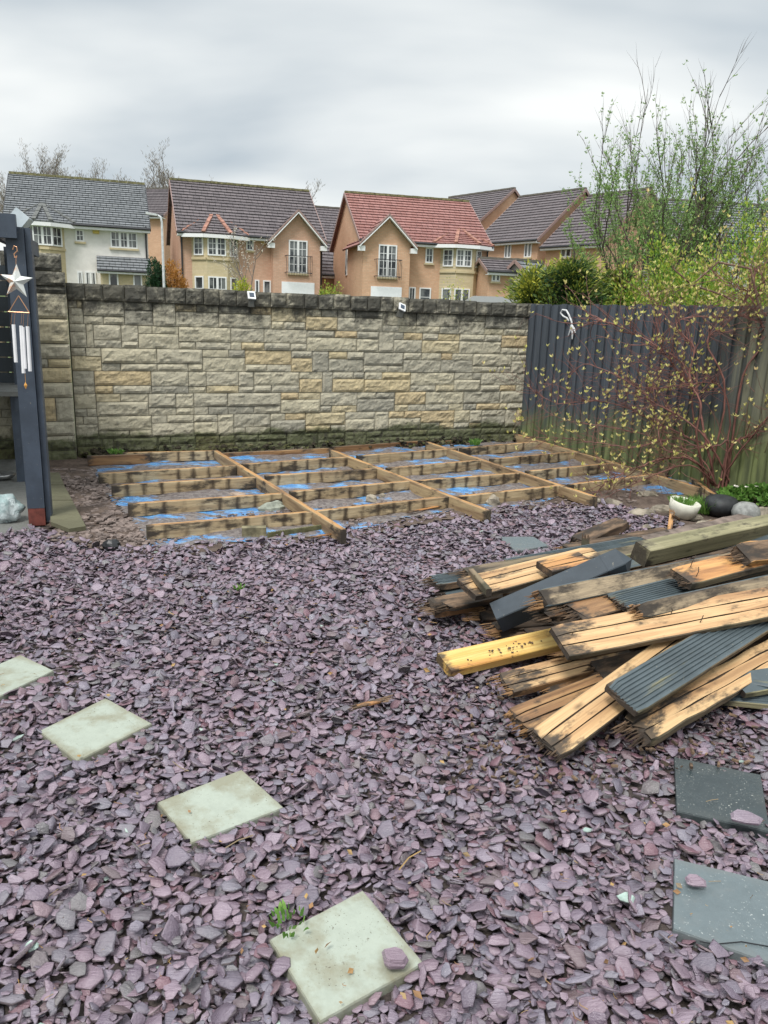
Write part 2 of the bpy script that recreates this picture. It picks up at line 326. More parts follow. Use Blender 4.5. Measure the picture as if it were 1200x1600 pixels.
# ------------------------------------------------------------------ ground
GZ0=-.035
def ground():
    b=MB(); xs=sorted(set([-600,-250,-120,-70,-40,-25,-15,-8,-4,0,4,8,15,25,40,70,120,250,600])); ys=[-40,-10,0,5,10.6,16,24,32,38,44,52,60,75,95,140,250,500,900]
    def h(x,y):
        if y<11: return GZ0
        if y<60: return GZ0+ (y-11)/49*2.9 if y>38 else GZ0+(y-11)/27*1.35 if y<=38 else 0
        return min(GZ0+2.9+(y-60)*.03,9)
    def hh(x,y):
        return float(np.interp(y,[11,38,44,60,100,300],[GZ0,1.2,1.3,2.4,3.5,7]))
    vs=[(x,y,hh(x,y)) for y in ys for x in xs]; n=len(xs)
    fs=[(j*n+i,j*n+i+1,(j+1)*n+i+1,(j+1)*n+i) for j in range(len(ys)-1) for i in range(n-1)]
    b.add(vs,fs); o=b.build('ground',M['grassland']); tag(o,kind='structure'); return hh
GH=ground()
# wall / fence key points
W0=G(125,715); W1=G(808,690); WU=(W1-W0).normalized(); WV=Vector((WU.y,-WU.x,0)); WANG=math.atan2(WU.y,WU.x)
F1=G(1200,785); FD=(F1-W1).normalized()
def sheet(name,poly,z,mat,res=.12,amp=.01,kind='structure',label=None,cat=None):
    # polygon sheet filled by a grid with a gently uneven surface
    P=[Vector((p[0],p[1])) for p in poly]; x0=min(p.x for p in P);x1=max(p.x for p in P);y0=min(p.y for p in P);y1=max(p.y for p in P)
    def inside(x,y):
        c=False;j=len(P)-1
        for i in range(len(P)):
            if (P[i].y>y)!=(P[j].y>y) and x<(P[j].x-P[i].x)*(y-P[i].y)/(P[j].y-P[i].y)+P[i].x: c=not c
            j=i
        return c
    nx=int((x1-x0)/res)+2; ny=int((y1-y0)/res)+2; idx={}; b=MB()
    def vid(i,j):
        if (i,j) not in idx:
            x=x0+i*res; y=y0+j*res; idx[(i,j)]=len(b.v); b.v.append((x,y,z+amp*(mnoise.noise(Vector((x*2.3,y*2.3,z*9)))+.6*mnoise.noise(Vector((x*7,y*7,3)))))); b.t.append(0)
        return idx[(i,j)]
    for i in range(nx):
        for j in range(ny):
            if inside(x0+(i+.5)*res,y0+(j+.5)*res):
                b.f.append((vid(i,j),vid(i+1,j),vid(i+1,j+1),vid(i,j+1))); b.m.append(0)
    o=b.build(name,mat,smooth=True); tag(o,label,cat,kind=kind); return o
garden=[(-7,-1),(5.5,-1),(5.5,7)]+[tuple((F1+FD*1.5)[:2])]+[tuple((F1)[:2]),tuple(W1[:2]),tuple(W0[:2]),(-7,6.4)]
sheet('garden_ground',garden,GZ0+.012,M['ground'],.1,.012)
# soil strip around the frame
soilp=[G(*p) for p in [(60,700),(140,700),(300,690),(480,690),(700,680),(812,668),(960,700),(1120,745),(1215,780),(1215,850),(1040,830),(1000,800),(900,790),(760,805),(560,838),(300,868),(150,860),(76,826)]]
sheet('soil',[tuple(p[:2]) for p in soilp],GZ0+.042,M['soil'],.05,.022)
# ------------------------------------------------------------------ slate chips
SLABS={}
def near_poly(pts,poly,grow):
    c=poly.mean(0); q=c+(poly-c)*grow; n=len(q); ins=np.zeros(len(pts),bool); j=n-1
    for i in range(n):
        yi,yj=q[i,1],q[j,1]; xi,xj=q[i,0],q[j,0]
        cond=((yi>pts[:,1])!=(yj>pts[:,1]))
        with np.errstate(divide='ignore',invalid='ignore'):
            xx=(xj-xi)*(pts[:,1]-yi)/(yj-yi+1e-12)+xi
        ins^= cond&(pts[:,0]<xx); j=i
    return ins
slab_px={'A':[(567,1390),(663,1503),(500,1598),(421,1470)],'B':[(378,1204),(444,1262),(299,1316),(245,1254)],'C':[(165,1090),(238,1132),(120,1190),(61,1141)],
 'E':[(-60,1063),(32,1022),(84,1048),(-10,1094)],'D':[(1053,1183),(1189,1212),(1204,1300),(1057,1266)],'F':[(1053,1342),(1215,1382),(1225,1512),(1052,1450)],'H':[(778,838),(833,838),(858,853),(806,862)]}
for k,q in slab_px.items(): SLABS[k]=[G(x,y,.012) for x,y in q]
def slate():
    temps=[]
    for k in range(36):
        n=int(rng.integers(5,9)); an=np.sort((np.arange(n)+rng.uniform(-.35,.35,n))*2*np.pi/n); asp=rng.uniform(.36,.95)
        r=rng.uniform(.72,1.12,n); x=np.cos(an)*r; y=np.sin(an)*r*asp; th=rng.uniform(.10,.24)
        tilt=rng.uniform(-.10,.10,2)
        zt=th/2+x*tilt[0]+y*tilt[1]+rng.uniform(-.02,.02,n)
        ins=rng.uniform(.80,.93); jx=rng.uniform(-.05,.05,(n,2)); top=np.stack([x*ins+jx[:,0],y*ins+jx[:,1],zt+.0],1)
        mid=np.stack([x,y,zt-th*rng.uniform(.2,.45,n)],1); bot=np.stack([x*.92+rng.uniform(-.05,.05,n),y*.92,-th/2+np.zeros(n)],1)
        # a flake step across the top of some chips
        c=np.array([[jx[:,0].mean(),jx[:,1].mean(),zt.mean()+rng.uniform(-.01,.06)]])
        V=np.concatenate([bot,mid,top,c]); F=[]
        for i in range(n):
            j=(i+1)%n; F+= [(i,j,n+j,n+i),(n+i,n+j,2*n+j,2*n+i),(2*n+i,2*n+j,3*n)]
        temps.append((V,F))
    # candidate points on the ground in and just around the picture
    def field(cell,xr,yr):
        gx=np.arange(xr[0],xr[1],cell); gy=np.arange(yr[0],yr[1],cell); X,Y=np.meshgrid(gx,gy); p=np.stack([X.ravel(),Y.ravel()],1); return p+rng.uniform(-.5,.5,p.shape)*cell
    border=np.array([tuple(G(x,y)[:2]) for x,y in [(-900,2200),(-500,1000),(-260,862),(0,838),(50,824),(130,846),(200,858),(330,850),(430,838),(540,829),(620,814),(690,803),(770,796),(850,776),(920,778),(1000,797),(1050,815),(1120,850),(1290,900),(1800,1100),(2000,1700)]]+[(3.2,.75),(-2.6,.75)])
    Vs=[];Ls=[];St=[];T=[];Mi=[];off=0
    for layer,(cell,zr,tl,sz) in enumerate([(.031,(-.024,-.008),14,(.018,.036)),(.028,(-.014,.006),26,(.010,.030)),(.038,(.000,.022),28,(.014,.038))]):
        p=field(cell,(-4.2,4.4),(.8,6.6))
        keep=near_poly(p,border,1.0)&(np.abs(p[:,0])<p[:,1]*.56+.35)
        d=p[:,1]; keep&= (rng.random(len(p))< (1.0 if layer<2 else .92))
        for k,q in SLABS.items():
            poly=np.array([tuple(v[:2]) for v in q]); keep&=~near_poly(p,poly,(.75,1.0,1.08)[layer])
        p=p[keep]
        # keep clear of a chip nearly on top of a slab unless at its rim
        for x,y in p:
            V,F=temps[int(rng.integers(36))]
            s=sz[0]+(sz[1]-sz[0])*rng.random()**1.7
            if rng.random()<.02*(layer==2): s*=1.35
            a=rng.uniform(0,2*np.pi); tlt=abs(rng.normal(0,R(tl))); tlt=min(tlt,R(62)); ta=rng.uniform(0,2*np.pi)
            Mx=Matrix.Rotation(tlt,3,Vector((math.cos(ta),math.sin(ta),0)))@Matrix.Rotation(a,3,'Z'); Mn=np.array(Mx)
            flip=rng.random()<.5
            hmp=.022*mnoise.noise(Vector((x*1.7,y*1.7,0)))+.012*mnoise.noise(Vector((x*5,y*5,4)))
            Vn=V.copy(); Vn[:,2]*=rng.uniform(.7,1.5)
            Vn=(Vn*s)@Mn.T+np.array([x,y,rng.uniform(*zr)+hmp+math.sin(tlt)*s*.45])
            Vs.append(Vn); c=len(Vn)
            tn=rng.random()
            wet_shade=math.exp(-(((x-1.0)/.75)**2+((y-2.75)/.55)**2))
            wet_shade=max(wet_shade,math.exp(-(((x-.62)/.5)**2+((y-3.85)/.5)**2)))  # second patch: shade under the pile's overhang painted in as dark chips
            if rng.random()<wet_shade*.8: tn=rng.choice([.02,.8,.84,.88,.92,.9])/.95*rng.uniform(.97,1.0)  # dark tints: wet slate below the pile, plus its painted-in shade
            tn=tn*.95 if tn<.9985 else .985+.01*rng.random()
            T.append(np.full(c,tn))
            for q_,f in enumerate(F): Ls.extend([i+off for i in f]); St.append(len(f)); Mi.append(1 if q_%3==0 else 0)
            off+=c
    V=np.concatenate(Vs); me=bpy.data.meshes.new('slate_chips'); me.vertices.add(len(V)); me.vertices.foreach_set('co',V.ravel())
    me.loops.add(len(Ls)); me.loops.foreach_set('vertex_index',np.array(Ls,dtype=np.int32))
    St=np.array(St,dtype=np.int32); me.polygons.add(len(St)); me.polygons.foreach_set('loop_start',np.concatenate([[0],np.cumsum(St)[:-1]]).astype(np.int32))
    try: me.polygons.foreach_set('loop_total',St)
    except Exception: pass
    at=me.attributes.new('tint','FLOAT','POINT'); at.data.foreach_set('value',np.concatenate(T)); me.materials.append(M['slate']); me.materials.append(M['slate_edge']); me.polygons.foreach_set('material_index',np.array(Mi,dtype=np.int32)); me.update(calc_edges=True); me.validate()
    o=bpy.data.objects.new('slate_chips',me); COL.objects.link(o)
    tag(o,'loose plum and grey slate chippings covering the garden floor','slate chips',kind='stuff')
    print('slate chips',len(Vs))
slate()
def single_chip(px,py,z,s,tint,label,name='slate_chip',cat='stone chip',thick=.22,seed=0):
    r=random.Random(seed); n=7; o=G(px,py,z); b=MB(); top=[];mid=[];bot=[]
    for i in range(n):
        a=2*math.pi*(i+r.uniform(-.3,.3))/n; q=r.uniform(.75,1.1); x=math.cos(a)*q*s; y=math.sin(a)*q*s*.8
        bot.append((x*.9,y*.9,0)); mid.append((x,y,s*thick*.7)); top.append((x*.82,y*.82,s*thick*1.6+r.uniform(-.1,.1)*s))
    V=bot+mid+top; F=[tuple(range(2*n,3*n)),tuple(range(n))[::-1]]
    for i in range(n):
        j=(i+1)%n; F+=[(i,j,n+j,n+i),(n+i,n+j,2*n+j,2*n+i)]
    b.add(V,F,0,tint); ob=b.build(name,M['slate']); ob.location=o; tag(ob,label,cat); return ob
single_chip(617,1503,.03,.036,.45,'plum slate chip lying alone on the pale square slab nearest the camera',seed=3,thick=.4)
single_chip(50,1480,.03,.022,.99,'mint green stone chip at the bottom left of the slate bed',seed=4)
single_chip(978,1405,.03,.025,.988,'pale mint stone chip left of the cracked dark slab',seed=5)
single_chip(917,1298,.03,.016,.986,'small turquoise chip lying below the timber pile',seed=6)
single_chip(1164,1280,.045,.05,.6,'large wedge of slate leaning on the wet black slab',seed=8)
single_chip(1085,1378,.03,.036,.5,'notched grey-plum chip resting on the cracked dark slab corner',seed=9)
# slabs
def slab(key,name,label,cat,mat,th=.035,group=None,chipped=False,cracked=False):
    q=SLABS[key]; c=sum(q,Vector())/4; X=(q[1]-q[0]).normalized(); ang=math.atan2(X.y,X.x); b=MB(); K=[]
    Rm=Matrix.Rotation(-ang,3,'Z'); loc=[Rm@(v-c) for v in q]
    pts=[]
    r=random.Random(ord(key))
    for i in range(4):
        a=loc[i]; d=loc[(i+1)%4]
        for k in range(14):
            t=k/14; p=a.lerp(d,t); p=p*(1+r.uniform(-.006,.004)); pts.append(p)
    n=len(pts); V=[(p.x,p.y,-th) for p in pts]+[(p.x,p.y,-.003) for p in pts]+[(p.x*.985,p.y*.985,.002) for p in pts]+[(0,0,.003)]
    F=[]
    for i in range(n):
        j=(i+1)%n; s1=i; F+=[(j,i,n+i,n+j)[::-1],(n+j,n+i,2*n+i,2*n+j)[::-1],(2*n+i,2*n+j,3*n)[::-1]]
    F=[f[::-1] for f in F]
    # order corners counter-clockwise seen from above
    ar=sum(pts[i].x*pts[(i+1)%n].y-pts[(i+1)%n].x*pts[i].y for i in range(n))
    if ar<0: F=[f[::-1] for f in F]
    F=[f[::-1] for f in F]
    b.add(V,F); o=b.build(name,mat); o.location=c+Vector((0,0,-.001)); o.rotation_euler=(R(r.uniform(-1.2,1.2)),R(r.uniform(-1.2,1.2)),ang); tag(o,label,cat,group)
    return o
slab('A','stepping_slab','pale green square paving slab nearest the camera with a slate chip on it','paving slab',M['slab'],group='pale stepping slabs across the slate')
slab('B','stepping_slab','pale green slab second from the camera, in the middle of the row','paving slab',M['slab'],group='pale stepping slabs across the slate')
slab('C','stepping_slab','pale green slab third from the camera, with a few dark spots','paving slab',M['slab'],group='pale stepping slabs across the slate')
slab('E','stepping_slab','pale yellowish slab cut off by the left edge of the photo','paving slab',M['slab'],group='pale stepping slabs across the slate')
slab('D','slate_slab','wet black riven slate slab just below the timber pile','paving slab',M['wetslab'],group='dark slate slabs on the right')
sf=slab('F','slate_slab','dry blue-grey slate slab with a cracked lower corner at the right edge','paving slab',M['dslab'],group='dark slate slabs on the right')
slab('H','slate_slab','small grey green slab flush in the slate between pile and deck frame','paving slab',M['moss_slab'] if 0 else M['dslab'])
b=MB(); a=G(1205,1470,.034); c=G(1160,1462,.034); d=G(1120,1466,.034); e=G(1095,1462,.034)
b.tube([a-Vector((0,0,.018)),c-Vector((0,0,.0185)),d-Vector((0,0,.018)),e-Vector((0,0,.018))],.0016,5); o=b.build('crack',M['black']); o.parent=sf; o.matrix_parent_inverse=sf.matrix_basis.inverted()
# ------------------------------------------------------------------ stone wall
def rockpatch(b,x0,x1,z0,z1,y,depth,t,seed,res=.024,pil=.02):
    # rock-faced block: front face at -y, sides back to y0
    nx=max(2,int((x1-x0)/res)); nz=max(2,int((z1-z0)/res)); vs=[]; e=.02
    for j in range(nz+1):
        for i in range(nx+1):
            u=i/nx; w=j/nz; x=x0+(x1-x0)*u; z=z0+(z1-z0)*w
            dx=min(u,1-u)*(x1-x0); dz=min(w,1-w)*(z1-z0); ed=min(1,min(dx,dz)/.013)**.6
            nn=mnoise.fractal(Vector((x*9+seed*3.1,z*13,seed*1.7)),.8,2.1,4)
            off=pil*ed+ed*.014*nn+.003*mnoise.noise(Vector((x*30,z*30,seed)))
            vs.append((x+(0 if 0<i<nx else 0),y-off,z))
    n=nx+1; fs=[(j*n+i,j*n+i+1,(j+1)*n+i+1,(j+1)*n+i) for j in range(nz) for i in range(nx)]
    # border back to the mortar bed
    ring=[(i,0) for i in range(nx+1)]+[(nx,j) for j in range(1,nz+1)]+[(i,nz) for i in range(nx-1,-1,-1)]+[(0,j) for j in range(nz-1,0,-1)]
    base=len(vs); m=len(ring)
    for (i,j) in ring: v=vs[j*n+i]; vs.append((v[0],y+depth,v[2]))
    for k in range(m):
        k2=(k+1)%m; a=ring[k]; c=ring[k2]; fs.append((a[1]*n+a[0],base+k,base+k2,c[1]*n+c[0]))
    b.add(vs,fs,0,t)
def stone_tint(r,x,z):
    q=r.random()
    if q<.16: return r.uniform(.72,1.0)
    if q<.34: return r.uniform(0,.2)
    return r.uniform(.28,.66)
def coursed(b,x0,x1,z0,ch,nc,yf,r,gap=.007,dz=None,stagger=True):
    k=0
    for c in range(nc):
        za=z0+c*ch; zb=za+ch; x=x0-(r.uniform(0,.3) if stagger else 0)
        while x<x1-.03:
            w=r.uniform(.36,.62); xe=x+w
            if x1-xe<.14: xe=x1
            xa=max(x,x0); g=gap/2; ty=r.choice('ABABC')
            def blk(p,q,za_,zb_):
                nonlocal k
                if q-p<.05: return
                k+=1; rockpatch(b,p+g,q-g,za_+g,zb_-g,yf+r.uniform(-.006,.006),.03,stone_tint(r,p,za_),k+c*7,pil=r.uniform(.004,.015))
            th=ch*r.choice([.34,.36])
            if ty=='A':
                blk(xa,xe,za+th,zb); m=xa+(xe-xa)*r.uniform(.3,.7); blk(xa,m,za,za+th); blk(m,xe,za,za+th)
            elif ty=='B':
                blk(xa,xe,za,zb-th); m=xa+(xe-xa)*r.uniform(.3,.7); blk(xa,m,zb-th,zb); blk(m,xe,zb-th,zb)
            else:
                m=xa+(xe-xa)*r.uniform(.55,.7); 
                if r.random()<.5: blk(xa,m,za+th,zb); blk(xa,m,za,za+th); blk(m,xe,za+th*.9,zb); blk(m,xe,za,za+th*.9)
                else: blk(xa,m,za,zb-th); blk(xa,m,zb-th,zb); blk(m,xe,za,zb)
            x=xe
def garden_wall():
    L=(W1-W0).length+.35; H=1.79; gz=W0.z
    root=empty('garden_wall',W0+Vector((0,0,-.04)),'tall rock-faced sandstone garden wall with dark coping behind the deck frame','wall',rz=WANG)
    r=random.Random(5); b=MB(); ch=.2366
    coursed(b,-.02,L,0,ch,7,0,r)
    cop=7*ch
    b.bb(-.02,L,.022,.30,0,cop-.001,1)
    o=b.build('stone_face',[M['stone'],M['mortar']],root)
    b=MB(); x=-.03; i=0
    while x<L:
        w=r.uniform(.165,.215); t=r.uniform(.1,.6); hh=r.uniform(.155,.172); jy=r.uniform(-.012,.012)
        rockpatch(b,x+.005,x+w-.005,cop+.004,cop+hh,-.035+jy,.33,t,i+900,.024,.014)
        # rough top
        n=5; vs=[(x+.005+(w-.01)*a/n,-.035+jy+ .33*c/n,cop+hh+.008*mnoise.noise(Vector((x*9+a,c*2.1,3)))*(0 if a in(0,n) or c in(0,n) else 1)) for c in range(n+1) for a in range(n+1)]
        b.add(vs,[(c*(n+1)+a,c*(n+1)+a+1,(c+1)*(n+1)+a+1,(c+1)*(n+1)+a) for c in range(n) for a in range(n)],0,t)
        x+=w; i+=1
    b.bb(-.02,L,.0,.27,cop,cop+.14,1)
    b.build('coping',[M['stone'],M['mortar']],root)
    # pier at the left end, standing slightly forward of the face
    p=MB(); r=random.Random(11); PW=.56; x0=-PW-.02; x1=-.03; pf=-.16
    z=0.; k=3000
    while z<1.74:
        h=r.choice([.085,.15,.24,.15]); h=min(h,1.78-z)
        if h<.04: break
        m=x0+(PW-.02)*r.choice([.62,.7,.38,1,1])
        if m<x1-.05: rockpatch(p,x0+.004,m-.004,z+.004,z+h-.004,pf,.04,stone_tint(r,0,0),k,pil=.018); rockpatch(p,m+.004,x1-.004,z+.004,z+h-.004,pf,.04,stone_tint(r,0,0),k+1,pil=.016)
        else: rockpatch(p,x0+.004,x1-.004,z+.004,z+h-.004,pf,.04,stone_tint(r,0,0),k,pil=.02)
        z+=h; k+=2
    rockpatch(p,x0-.02,x1-.005,z+.004,z+.13,pf-.02,.45,.1,k,pil=.014); rockpatch(p,x0-.02,x1-.03,z+.14,z+.30,pf-.01,.42,.05,k+1,pil=.018)
    p.bb(x0,x1-.012,pf+.02,.3,0,z,1); p.bb(x0+.0,x1-.04,pf+.01,.28,z,z+.285,1)
    p.build('pier',[M['stone'],M['mortar']],root)
    return root
garden_wall()
# lower wall running on to the left behind the pergola
def left_wall():
    root=empty('side_wall',W0+WU*(-.62)+Vector((0,0,-.04)),'dark shaded stretch of stone wall behind the pergola at the left edge','wall',rz=WANG)
    b=MB(); coursed(b,-2.6,0,0,.2366,7,.05,random.Random(21)); b.bb(-2.6,0,.072,.3,0,1.65,1); b.build('stone_face',[M['stone'],M['mortar']],root)
left_wall()
# ------------------------------------------------------------------ fence
def fence():
    root=empty('board_fence',W1+Vector((0,0,-.03)),'slate-blue painted vertical board fence turning green and bare towards the right','fence',rz=math.atan2(FD.y,FD.x))
    b=MB(); L=6.4; x=.02; r=random.Random(3); i=0
    while x<L:
        w=r.uniform(.072,.084); y=0 if i%2 else .026; H=1.80+r.uniform(-.012,.012); lean=r.uniform(-.004,.004); tt=r.choice([0,0,.2,.5])*r.random()
        b.box((x+w/2,y,H/2),(w,.016,H),Matrix.Rotation(lean,3,'Y')@Matrix.Rotation(r.uniform(-.03,.03),3,'Z'),0,tt)
        x+=w*.86 if i%2 else w*.90; i+=1
    b.build('board_panel',M['fence'],root)
    for z in (.35,.95,1.55):
        q=MB(); q.bb(0,L,.03,.075,z-.04,z+.04); q.build('rail',M['old'],root)
    for x in (.08,2.0,3.9,5.8):
        q=MB(); q.bb(x-.05,x+.05,.08,.18,-.2,1.74); q.build('post',M['old'],root)
fence()
# ------------------------------------------------------------------ boards and timbers
def profile(kind,w,t):
    h=w/2; q=t/2; c=min(.004,t*.12)
    if kind=='plain': top=[(h-c,q),(-h+c,q)]
    elif kind=='groove3':
        top=[(h-c,q)]
        for y in (h/3,-h/3): top+=[(y+.0032,q),(y+.0022,q-.009),(y-.0022,q-.009),(y-.0032,q)]
        top+=[(-h+c,q)]
    elif kind=='ridged':
        top=[(h-c,q)]; n=8; pit=(w-.024)/n
        for k in range(n):
            y=h-.012-pit*k; top+=[(y-pit*.12,q),(y-pit*.30,q-.0065),(y-pit*.70,q-.0065),(y-pit*.88,q)]
        top+=[(-h+c,q)]
    return top,[(-h,q-c),(-h,-q+c),(-h+c,-q),(h-c,-q),(h,-q+c),(h,q-c)]
def board(name,label,p0,p1,w,t,roll,kind='plain',mats=None,cat='board',group=None,rag=0.0,seed=1,bend=0.0,nails=(),parent=None,warp=.0015):
    p0=Vector(p0);p1=Vector(p1); X=(p1-p0); L=X.length; X.normalize(); Y=Vector((0,0,1)).cross(X).normalized(); Z=X.cross(Y)
    Rm=Matrix((X,Y,Z)).transposed()@Matrix.Rotation(R(roll),3,'X')
    r=random.Random(seed); top,rest=profile(kind,w,t); pr=top+rest; n=len(pr); nt=len(top); N=max(4,int(L/.06)); b=MB(); vs=[]
    for i in range(N+1):
        u=i/N; x=u*L
        for k,(y,z) in enumerate(pr):
            ex=0
            if i in(0,N) and rag: ex=r.uniform(0,rag)*(1 if i==0 else -1)
            j=mnoise.noise(Vector((x*6,k*.31,seed)))*warp
            sh=1.0
            if rag and i in (0,N): sh=r.uniform(.82,1)
            vs.append((x+ex,y*sh+j,z*sh+j+bend*math.sin(math.pi*u)))
    fs=[];mi=[]
    for i in range(N):
        for k in range(n):
            k2=(k+1)%n; fs.append((i*n+k,i*n+k2,(i+1)*n+k2,(i+1)*n+k)[::-1]); mi.append((2 if kind=='groove3' and k in (1,2,3,5,6,7) else 0) if k<nt-1 else 1)
    fs+=[tuple(range(n))[::-1][::-1],tuple(N*n+k for k in range(n))[::-1]]; mi+=[2,2]
    b.v=vs; b.t=[math.exp(-min(i,N-i)*L/N/.13) for i in range(N+1) for k in range(n)]; b.f=[f[::-1] for f in fs]; b.f=[f for f in b.f]; b.m=mi
    b.f=[f[::-1] for f in b.f]
    o=b.build(name,mats or [M['old']]*3)
    Mt=Rm.to_4x4(); Mt.translation=p0; o.matrix_world=Mt
    if parent is not None:
        o.parent=parent; o.matrix_parent_inverse=parent.matrix_world.inverted() if False else Matrix.Translation(-parent.location)
    else: tag(o,label,cat,group)
    if rag>=.01 and parent is None:
        for ux,sg in ((0,-1),(L,1)):
            q=MB()
            for k in range(int(10+w*160)):
                y=r.uniform(-w/2,w/2)*.94; z=r.uniform(-t/2,t/2)*.9; a=Vector((ux-sg*.02,y,z)); ln=r.uniform(.006,.02+rag*1.1)
                bb_=r.uniform(.0015,.0045); e_=a+Vector((sg*(ln+.02),r.uniform(-.006,.006),r.uniform(-.006,.004))); q.tube([a,a.lerp(e_,.6),e_],[bb_,bb_*.8,.0006],4)
            q.build('splintered_end',M['rot'] if r.random()<.7 else M['brown'],o)
    for (u,v,hh) in nails:
        q=MB(); z0=t/2-.004; a=Vector((u*L,v*w,z0)); q.tube([a,a+Vector((r.uniform(-.004,.004),0,hh*.6)),a+Vector((r.uniform(-.018,.018),r.uniform(-.012,.012),hh))],.0021,5)
        ob=q.build('nail',M['rot'],o)
    return o
# deck frame
FZ=.108
frame=empty('deck_frame',G(420,770),'bare timber sub-frame of a removed deck, joists and cross beams over blue sheeting','deck frame')
def jst(a,b,name='joist',z=FZ,h=.102,w=.045,seed=0,dz=0,mats=None,zz=None):
    p=G(a[0],a[1],z); q=G(b[0],b[1],z if zz is None else zz); p.z-=h/2; q.z-=h/2
    # top and edge materials: sawn top edges are orange and grimy
    board(name,None,p,q,w,h,0,'plain',mats or [M['joistedge'],M['joist'],M['old']],parent=frame,seed=seed,rag=0,warp=.002)
J=[((229,821),(487,799)),((200,787),(447,770)),((174,758),(401,745)),((154,740),(368,727)),
   ((491,798),(702,775)),((453,768),(642,751)),((414,743),(598,731)),((378,725),(552,713)),
   ((708,776),(884,757)),((648,751),(818,738)),((604,731),(760,718)),((558,712),(714,700)),
   ((888,757),(1042,738)),((822,736),(972,722)),((766,717),(906,705)),((719,700),(850,689))]
for i,(a,b_) in enumerate(J): jst(a,b_,seed=i)
jst((136,712),(234,709),seed=40,mats=[M['old'],M['brown'],M['rot']]); jst((192,707),(334,704),seed=41,z=.11)
jst((340,708),(514,700),seed=42,z=.06,mats=[M['old'],M['brown'],M['rot']]); jst((520,698),(664,688),seed=43,z=.06,mats=[M['old'],M['brown'],M['rot']])
jst((672,690),(800,681),seed=44,z=.05,mats=[M['old'],M['brown'],M['rot']])
for i,(a,b_) in enumerate([((336,703),(537,827)),((517,702),(764,798)),((667,690),(931,776)),((806,678),(1095,762))]):
    jst(a,b_,'cross_beam',z=FZ+.004,h=.104,w=.045,seed=60+i,mats=[M['joistedge'],M['beamside'],M['old']])
jst((1075,742),(1120,775),'joist',z=.06,seed=70)
# blue sheeting under the frame, half buried in mud
def tarp():
    t=NT('blue_polythene'); x=t.noise(2.1,6,.6); y=t.noise(1,5,.6,t.mapv((3,9,4),rot=(0,0,.4))); c=t.mix(t.rng(t.noise(12,4,.6),.4,.6),(.06,.22,.50),(.15,.37,.66))
    f=t.math('MAXIMUM',t.rng(x,.44,.52,0,1),t.rng(y,.47,.56)); mud=t.mix(t.rng(t.noise(30,5,.7),.4,.6),(.09,.065,.05),(.20,.165,.14)); c=t.mix(t.math('MULTIPLY',f,.96),c,mud)
    t.bump(t.noise(9,6,.6,t.mapv((1,3,1),rot=(0,0,.4))),.8,.03); m=t.fin(c,t.math('ADD',t.math('MULTIPLY',f,.4),.25),.6)
    poly=[G(*p) for p in [(140,724),(360,712),(560,705),(720,694),(850,684),(1000,722),(1095,742),(1080,775),(960,765),(880,775),(790,800),(700,800),(560,828),(500,842),(330,852),(240,856),(205,815),(165,772)]]
    P=[tuple(p[:2]) for p in poly]
    o=sheet('ground_sheet',P,.012,m,.03,.026,kind=None,label='blue plastic weed sheeting smeared with mud under the deck frame',cat='plastic sheet')
tarp()
# rubble lying in the frame and along its edges
def rock(name,label,px,py,sx,sy,sz,mat,seed,cat='stone',z=0.0,group=None):
    b=MB(); r=random.Random(seed); n=10; m=7; c=G(px,py,z); vs=[]
    for j in range(m+1):
        ph=math.pi*j/m
        for i in range(n):
            th=2*math.pi*i/n; d=Vector((math.sin(ph)*math.cos(th),math.sin(ph)*math.sin(th),math.cos(ph)))
            k=1+.32*mnoise.noise(d*1.6+Vector((seed*3.3,0,0)))+.12*mnoise.noise(d*4+Vector((seed,0,0)))
            vs.append((d.x*sx*k,d.y*sy*k,max(-.25,d.z)*sz*k+sz*.25))
    fs=[(j*n+i,(j+1)*n+i,(j+1)*n+(i+1)%n,j*n+(i+1)%n) for j in range(m) for i in range(n)]
    b.add(vs,fs,0,.3); o=b.build(name,mat,smooth=False); o.location=c; o.rotation_euler=(0,0,r.uniform(0,6)); tag(o,label,cat,group); return o
rock('rock','lumpy grey-brown rock against the near side of the deck frame',770,790,.07,.06,.075,M['rock'],1)
rock('rock','small round stone behind the rock pair in the middle bay',581,783,.055,.04,.045,M['rock'],2)
rock('rock','pale stone lying beside a smaller one in the middle bay',597,778,.04,.03,.035,M['rock'],3)
rock('crumpled_sacking','crumpled grey-green rag of sacking in the nearest left bay of the frame',425,797,.12,.06,.06,simple('grey_sacking',(.26,.28,.23),.8,.4,12),14,'rag')
rock('rock','flat stone on the second joist of the left bay',372,775,.10,.05,.03,simple('tan_stone',(.30,.23,.18),.85,.3,9),15)
b=MB(); q=G(397,840); b.box((0,0,.045),(.17,.07,.09),Matrix.Rotation(.2,3,'Z')); o=b.build('concrete_block',simple('mossy_concrete',(.17,.15,.09),.9,.5,14,bump=.6)); o.location=q+Vector((0,0,-.01)); tag(o,'small mossy concrete block leaning on the nearest joist','concrete block')
